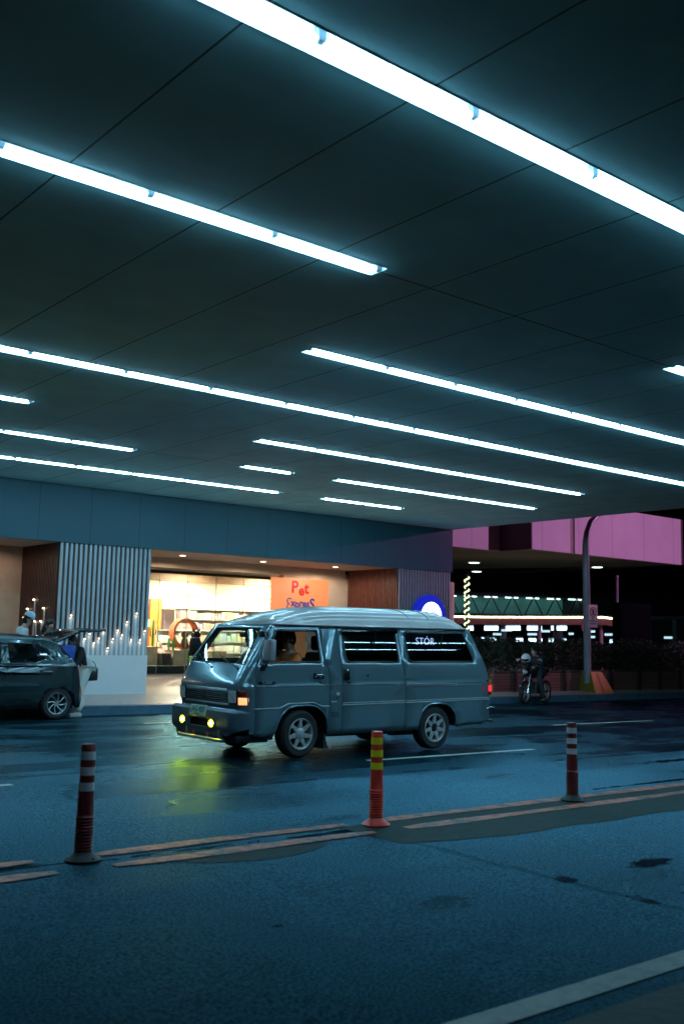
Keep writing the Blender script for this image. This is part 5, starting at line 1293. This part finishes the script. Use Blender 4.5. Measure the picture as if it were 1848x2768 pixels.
# top skin across the car following the profile
top = prof[8:14]
mb = MB(); rws = []
fine_ = []
for (a, c) in zip(top[:-1], top[1:]):
    for k in range(4): fine_.append((a[0] + (c[0] - a[0]) * k / 4, a[1] + (c[1] - a[1]) * k / 4))
fine_.append(top[-1])
for x, z in fine_:
    p0, p1 = Vector(hn(x, z)), Vector(hf(x, z)); rws.append([(p0.lerp(p1, t).x, p0.lerp(p1, t).y, z + .05 * (1 - (2 * t - 1) ** 4)) for t in [i / 16 for i in range(17)]])
mb.rings(rws, cap=False, closed=False); mb.build('roof', M_hb, hb, 40)
mb = MB(); rws = []
for x, z in prof[13:]:
    p0, p1 = Vector(hn(x, z)), Vector(hf(x, z)); rws.append([p0.lerp(p1, i / 8) + Vector((-.08 * (1 - (i / 4 - 1) ** 4), 0, 0)) for i in range(9)])
mb.rings(rws, cap=False, closed=False); mb.build('bonnet', M_hb, hb, 40)
mb = MB(); rws = []
for x, z in prof[:5]:
    p0, p1 = Vector(hn(x, z)), Vector(hf(x, z)); rws.append([p0.lerp(p1, i / 8) + Vector((.07 * (1 - (i / 4 - 1) ** 4), 0, 0)) for i in range(9)])
mb.rings(rws, cap=False, closed=False); mb.build('rear_bumper', M_hb, hb, 40)
mb = MB(); mb.box(-2.0, .35, .12, HBWD - .12, .19, .50); mb.box(-3.0, .3, .45, HBWD - .45, .22, .5); mb.box(-2.0, -1.2, .15, HBWD - .15, .5, .62); mb.build('underbody', M_vin, hb, 0)
mb = MB(); mb.box(-.55, -.40, .2, .7, .5, 1.02, bev=.05); mb.box(-.55, -.40, .85, 1.4, .5, 1.02, bev=.05); mb.box(-1.5, -1.38, .2, .7, .5, 1.05, bev=.05); mb.box(-1.53, -1.43, .32, .58, 1.04, 1.24, bev=.04); mb.build('seats', M_seat, hb)
mb = MB(); mb.tube([hn(x, z, -.004) for x, z in ((-1.05, .985), (-.45, .992), (-.28, 1.06))], .007, 6); mb.build('window_trim', M_chrome, hb)
mb = MB(); mb.tube([hn(x, z, -.001) for x, z in ((-.93, .98), (-.95, .80), (-.95, .22))], .005, 4); mb.tube([hn(x, z, -.001) for x, z in ((-.05, 1.35), (-.02, 1.1), (-.06, .88), (-.2, .62))], .005, 4); mb.tube([hn(x, z, -.001) for x, z in ((.0, 1.30), (.1, 1.1), (.12, .85), (.16, .55))], .004, 4); mb.build('panel_gap', M_trim, hb)
mb = MB(); mb.box(-.33, -.12, -.018, .006, .80, .865, bev=.015); mb.build('door_handle', M_hb, hb)
mb = MB(); mb.box(-.36, -.09, -.0035, .004, .775, .885, bev=.0); mb.build('handle_recess', M_trim, hb)
mb = MB(); mb.box(.345, .415, .05, .14, .70, .90, bev=.02, rot=Matrix.Rotation(R(-8), 3, 'Y')); mb.build('tail_light', mat('lit_tail_red', (.7, .02, .04), .2, emis=(1, .12, .16), es=.7, var=.3, scale=20), hb)
mb = MB(); mb.box(.335, .44, HBWD - .17, HBWD - .04, .68, .93, bev=.02); mb.build('tail_light', M_tsr, hb)
wheel(hb, 0, .10, .285, .29, .19, .18, -1, HBW); wheel(hb, -2.45, .10, .285, .29, .19, .18, -1, HBW); wheel(hb, 0, HBWD - .10, .285, .29, .19, .18, 1, HBW); wheel(hb, -2.45, HBWD - .10, .285, .29, .19, .18, 1, HBW)
MB().box(-.03, .02, .02, .12, .17, .26).build('mud_flap', M_rubber, hb) if False else None
# raised tailgate
tg = bpy.data.objects.new('tailgate', None); link(tg, hb); tg.location = (-.02, HBWD / 2, 1.39); tg.rotation_euler = (0, R(-26), 0)
b = fill(rnd([(0, -.56), (.50, -.62), (.98, -.66), (.98, .66), (.50, .62), (0, .56)], .05), [rnd([(.07, -.46), (.46, -.52), (.46, .52), (.07, .46)], .04)], [.1, .3, .5, .7, .8], [-.4, 0, .4], lambda x, y: (x, y, .0 + (-.0 if x < .52 else -(x - .52) * .42)))
build_b(b, 'panel', M_hb, tg, .05, 40)
b = fill(rnd([(.06, -.47), (.47, -.53), (.47, .53), (.06, .47)], .04), [], [], [], lambda x, y: (x, y, -.015)); build_b(b, 'window', MATS['car_glass'], tg, .004)
MB().box(-.02, .12, -.5, .5, .005, .05, bev=.015).build('spoiler', M_hb, tg)
MB().box(.70, .80, -.3, .3, -.15, -.10, bev=.01).build('trim', M_trim, tg)
mb = MB(); mb.tube([(.30, .08, 1.02), (.38, .12, 1.50)], .012, 6); mb.tube([(.30, HBWD - .08, 1.02), (.38, HBWD - .12, 1.50)], .012, 6); mb.build('gas_strut', M_trim, hb)

# ------------------------------------------------------------------ people at the hatchback
Wj = standing(1.60, lean=-.0, pelvis=(0, 0, .92), chest=(.10, 0, 1.24), neck=(.20, 0, 1.38), head=(.27, 0, 1.49), shl=(.14, .16, 1.33), shr=(.12, -.16, 1.32), ell=(.25, .2, 1.08), elr=(.05, -.22, 1.06), hal=(.42, .16, .98), har=(.06, -.24, .82), fol=(.14, .13, .09), knl=(.12, .12, .5), knr=(-.02, -.11, .49))
Wj['for'] = Vector((-.12, -.13, .09))
person((8.45, 17.95, zg(8.4)), R(190), 'woman in cream trousers and black top bending toward the open car boot', Wj, dict(top=M_dshirt, legs=M_wtrous, shoe=M_shoe, flare=.035), top='blouse', longsleeve=True, hair='long')
# white overshirt hem
hbag = empty('handbag', (8.62, 17.86, .62), label='small dark handbag hanging at the hip of the woman by the boot', cat='bag')
mb = MB(); mb.box(-.10, .10, -.05, .05, .0, .24, bev=.03); mb.build('pouch', M_black, hbag); MB().tube([(-.08, 0, .23), (-.06, 0, .33), (-.02, .0, .38), (.04, 0, .33), (.08, 0, .23)], .008, 5).build('strap', M_black, hbag)
bl = empty('shopping_bag', (8.10, 17.88, .95), label='bright blue shopping bag held at the open boot of the hatchback', cat='bag')
MB().box(-.16, .14, -.10, .10, .0, .34, bev=.04).build('bag', mat('blue_plastic', (.02, .12, .65), .35, var=.35, scale=9, bump=.5, bscale=9), bl); MB().tube([(-.1, 0, .33), (-.04, 0, .45), (.06, 0, .33)], .008, 5).build('handles', MATS['blue_plastic'], bl)
tag(MB().box(8.28, 8.62, 17.84, 18.03, .80, 1.03, bev=.05).build('jacket', mat('white_jacket', (.65, .66, .66), .8, bump=.5, bscale=10), None, 60), 'pale folded jacket tied around the waist of the woman at the boot', 'jacket')
Mj = standing(1.76, chest=(.05, 0, 1.29), neck=(.08, 0, 1.46), head=(.14, 0, 1.585), face=(1, 0, -.35))
person((7.68, 19.15, zg(7.9) + .17), R(-28), 'man in a white shirt and light cap standing behind the hatchback looking down', Mj, dict(top=M_wshirt, legs=M_dtrous, shoe=M_black), cap=mat('pale_blue_cap', (.45, .58, .68), .7))
D2 = standing(1.62, head=(.1, 0, 1.60), face=(1, 0, -.2))
person((8.10, 18.95, zg(8.1) + .17), R(-60), 'person in dark clothes with a blue patch standing beside the man in the cap', D2, dict(top=mat('navy_blue_top', (.015, .03, .10), .7, var=.8, scale=5), legs=M_dtrous, shoe=M_black), longsleeve=True, hair='long')

# ------------------------------------------------------------------ motorcycles
M_moto = mat('black_gloss_moto', (.012, .014, .018), .2, coat=1.)
def motorcycle(loc, rz, lab, body=M_moto, silver=True):
    r = empty('motorcycle', loc, rz, lab, 'motorcycle', 'motorcycles parked by the far kerb')
    for x, nm in ((0.0, 'front_wheel'), (-1.28, 'rear_wheel')):
        w_ = bpy.data.objects.new(nm, None); w_.location = (x, 0, .31); link(w_, r)
        MB().lathe([(.235, -.035), (.27, -.05), (.305, -.035), (.315, 0), (.305, .035), (.27, .05), (.235, .035)], axis='y', n=36, cap=False).build('tyre', M_rubber, w_)
        mb = MB(); mb.lathe([(.235, -.03), (.22, -.025), (.22, .025), (.235, .03)], axis='y', n=32, cap=False); mb.lathe([(.001, -.05), (.04, -.05), (.04, .05), (.001, .05)], axis='y', n=14)
        for k in range(5):
            a = 2 * PI * k / 5; mb.tube([(.03 * math.cos(a), 0, .03 * math.sin(a)), (.225 * math.cos(a + .2), 0, .225 * math.sin(a + .2))], [.014, .010], 6)
        mb.build('rim', M_alloyd, w_); MB().lathe([(.05, -.055), (.11, -.055), (.11, -.051), (.05, -.051)], axis='y', n=20, cap=False).build('brake_disc', M_chrome, w_)
    mb = MB()
    for s in (-1, 1): mb.tube([(0, s * .075, .31), (-.12, s * .08, .62), (-.24, s * .07, .92)], [.022, .024, .02], 8)
    mb.build('fork', M_chrome if silver else M_dark, r)
    mb = MB(); mb.rings([[(x0 + .33 * math.cos(a) , y, .31 + .33 * math.sin(a)) for y in (-.05, .05)] for a in [R(20 + 14 * k) for k in range(9)] for x0 in (0,)], cap=False, closed=False)
    o = mb.build('mudguard', body, r); o.modifiers.new('S', 'SOLIDIFY').thickness = .008
    mb = MB(); mb.ball((-.10, 0, .86), .12, 16, (1.1, 1.0, 1.1)); mb.box(-.16, -.02, -.10, .10, .93, 1.05, bev=.03); mb.build('front_cowl', body, r)
    MB().ball((.0, 0, .86), .075, 14, (.5, 1., .8)).build('headlight', mat('dead_headlight', (.35, .45, .55), .15, metal=.4, coat=1.), r)
    mb = MB(); mb.ball((-.48, 0, .80), .2, 20, (1.25, .62, .62)); mb.build('fuel_tank', body, r)
    mb = MB(); mb.box(-1.22, -.60, -.12, .12, .74, .83, bev=.04); mb.build('seat', M_seat, r)
    mb = MB(); mb.tube([(-1.0, 0, .74), (-1.32, 0, .86), (-1.48, 0, .92)], [.10, .08, .03], 10); mb.build('tail', body, r)
    MB().box(-1.49, -1.45, -.05, .05, .84, .89, bev=.01).build('tail_light', M_tsr, r)
    mb = MB(); mb.box(-.80, -.42, -.14, .14, .26, .58, bev=.05); 
    for k in range(5): mb.box(-.50, -.30, -.10, .10, .42 + k * .035, .436 + k * .035)
    mb.build('engine', mat('engine_grey', (.12, .13, .14), .35, metal=.7), r)
    mb = MB(); mb.tube([(-.22, 0, .90), (-.40, 0, .62), (-.75, 0, .30), (-1.0, 0, .42), (-1.1, 0, .74)], .025, 8); mb.tube([(-.75, .1, .33), (-1.28, .1, .31)], .022, 6); mb.tube([(-.75, -.1, .33), (-1.28, -.1, .31)], .022, 6); mb.build('frame', M_dark, r)
    mb = MB(); mb.tube([(-.42, -.16, .30), (-.8, -.18, .26), (-1.0, -.18, .34), (-1.42, -.19, .46)], [.02, .025, .045, .05], 10); mb.build('exhaust', M_chrome, r)
    mb = MB(); mb.tube([(-.34, -.36, 1.02), (-.25, -.2, 1.02), (-.22, 0, .97), (-.25, .2, 1.02), (-.34, .36, 1.02)], .013, 6); mb.build('handlebar', M_dark, r)
    for s in (-1, 1):
        m_ = bpy.data.objects.new('mirror', None); link(m_, r); MB().tube([(-.28, s * .26, 1.02), (-.24, s * .30, 1.16)], .006, 5).build('stalk', M_dark, m_); MB().ball((-.24, s * .32, 1.18), .055, 12, (.3, 1.1, .7)).build('glass', M_chrome, m_)
    return r
mc = motorcycle((21.45, 18.10, zg(21)), R(194), 'black motorcycle with a seated rider, parked by the kerb left of the orange footing')
mc2 = motorcycle((18.1, 18.0, zg(18.)), R(188), 'second dark motorcycle standing by the kerb, half hidden behind the van tail')
Jr = dict(pelvis=(0, 0, .93), chest=(.06, 0, 1.17), neck=(.13, 0, 1.30), head=(.20, 0, 1.405), shl=(.09, .18, 1.24), shr=(.09, -.18, 1.24), ell=(.24, .25, 1.05), elr=(.24, -.25, 1.05), hal=(.42, .18, 1.02), har=(.42, -.18, 1.02),
          hpl=(.05, .12, .90), hpr=(.05, -.12, .90), knl=(.38, .24, .72), knr=(.38, -.24, .72), fol=(.22, .30, .12), face=(1, 0, -.5)); Jr['for'] = Vector((.22, -.30, .12))
person((21.45 + .76 * math.cos(R(14)), 18.10 + .76 * math.sin(R(14)), zg(21)), R(194), 'motorcycle rider in dark clothes with head bowed, seated by the kerb', Jr, dict(top=M_dshirt, legs=M_dtrous, shoe=M_black), longsleeve=True)
hm = empty('helmet', (21.36, 17.98, zg(21) + 1.10), label='white motorcycle helmet with dark visor resting on the motorcycle handlebar', cat='helmet')
hm.rotation_euler = (0, R(8), R(205))
mb = MB(); mb.ball((0, 0, .13), .145, 24, (1.08, .92, 1.)); bmesh.ops.delete(mb.b, geom=[v for v in mb.b.verts if v.co.z < .03], context='VERTS'); mb.build('shell', mat('helmet_white', (.75, .72, .78), .2, coat=1.), hm, 60)
mb = MB(); mb.ball((.012, 0, .115), .148, 24, (1.08, .90, .5)); bmesh.ops.delete(mb.b, geom=[v for v in mb.b.verts if v.co.x < .06], context='VERTS'); mb.build('visor', M_moto, hm, 60)
mb = MB(); mb.lathe([(.12, .0), (.135, .02), (.13, .045)], n=20, cap=False); mb.build('rim', M_black, hm)
Jq = dict(Jr)
person((18.1 + .72, 18.0 + .1, zg(18.)), R(188), 'second rider seated half hidden behind the van tail, one bare arm showing', Jq, dict(top=mat('pinkish_shirt', (.55, .25, .2), .7), legs=M_dtrous, shoe=M_black))
# pedestrians behind the hedge
for i, (px, py, d_, lab, tm) in enumerate(((840, 903, 28.5, 'leftmost pedestrian in a pale shirt behind the hedge', M_wshirt), (885, 905, 28.2, 'pedestrian in a pale shirt just left of the lamp pole behind the hedge', M_wshirt), (985, 915, 28.6, 'pedestrian in a pale shirt just right of the lamp pole behind the hedge', M_wshirt), (1070, 935, 28.8, 'rightmost and darkest pedestrian behind the hedge', mat('mauve_top', (.25, .16, .24), .8)))):
    a = r8(px, py); q_ = ray_at(a[0], a[1], 36)
    person((q_.x, q_.y, zg(q_.x) + .17), R((170, 200, 20, 190)[i]), lab, standing((1.68, 1.7, 1.64, 1.55)[i]), dict(top=tm, legs=M_dtrous, shoe=M_black), fingers=False)

# ------------------------------------------------------------------ lamps outside the frame: inferred pink source and two added spots
def area(name, loc, target, size, energy, col, shape='DISK'):
    ld = bpy.data.lights.new(name, 'AREA'); ld.shape = shape; ld.size = size; ld.energy = energy; ld.color = col
    o = bpy.data.objects.new(name, ld); COL.objects.link(o); o.location = loc
    o.rotation_euler = (Vector(target) - Vector(loc)).to_track_quat('-Z', 'Y').to_euler(); return o
def spot(name, loc, target, energy, col, size, blend=.6, rad=.15):
    ld = bpy.data.lights.new(name, 'SPOT'); ld.energy = energy; ld.color = col; ld.spot_size = R(size); ld.spot_blend = blend; ld.shadow_soft_size = rad
    o = bpy.data.objects.new(name, ld); COL.objects.link(o); o.location = loc
    o.rotation_euler = (Vector(target) - Vector(loc)).to_track_quat('-Z', 'Y').to_euler(); return o
spot('pink_spot', (42, 10, 8.5), (35.5, 28, 12.5), 8200, (1., .42, .88), 96, .3)
spot('pink_spot', (40, 9, 8.3), (20.6, 21.4, 5.2), 2600, (.9, .3, 1.), 15, .6)  # extra spot added to tint the canopy corner and slats
spot('pink_spot', (40, 9, 8.3), (26.8, 19.6, 2.6), 3000, (1., .42, .8), 18, .8)  # extra spot added to brighten the pole sign and footing
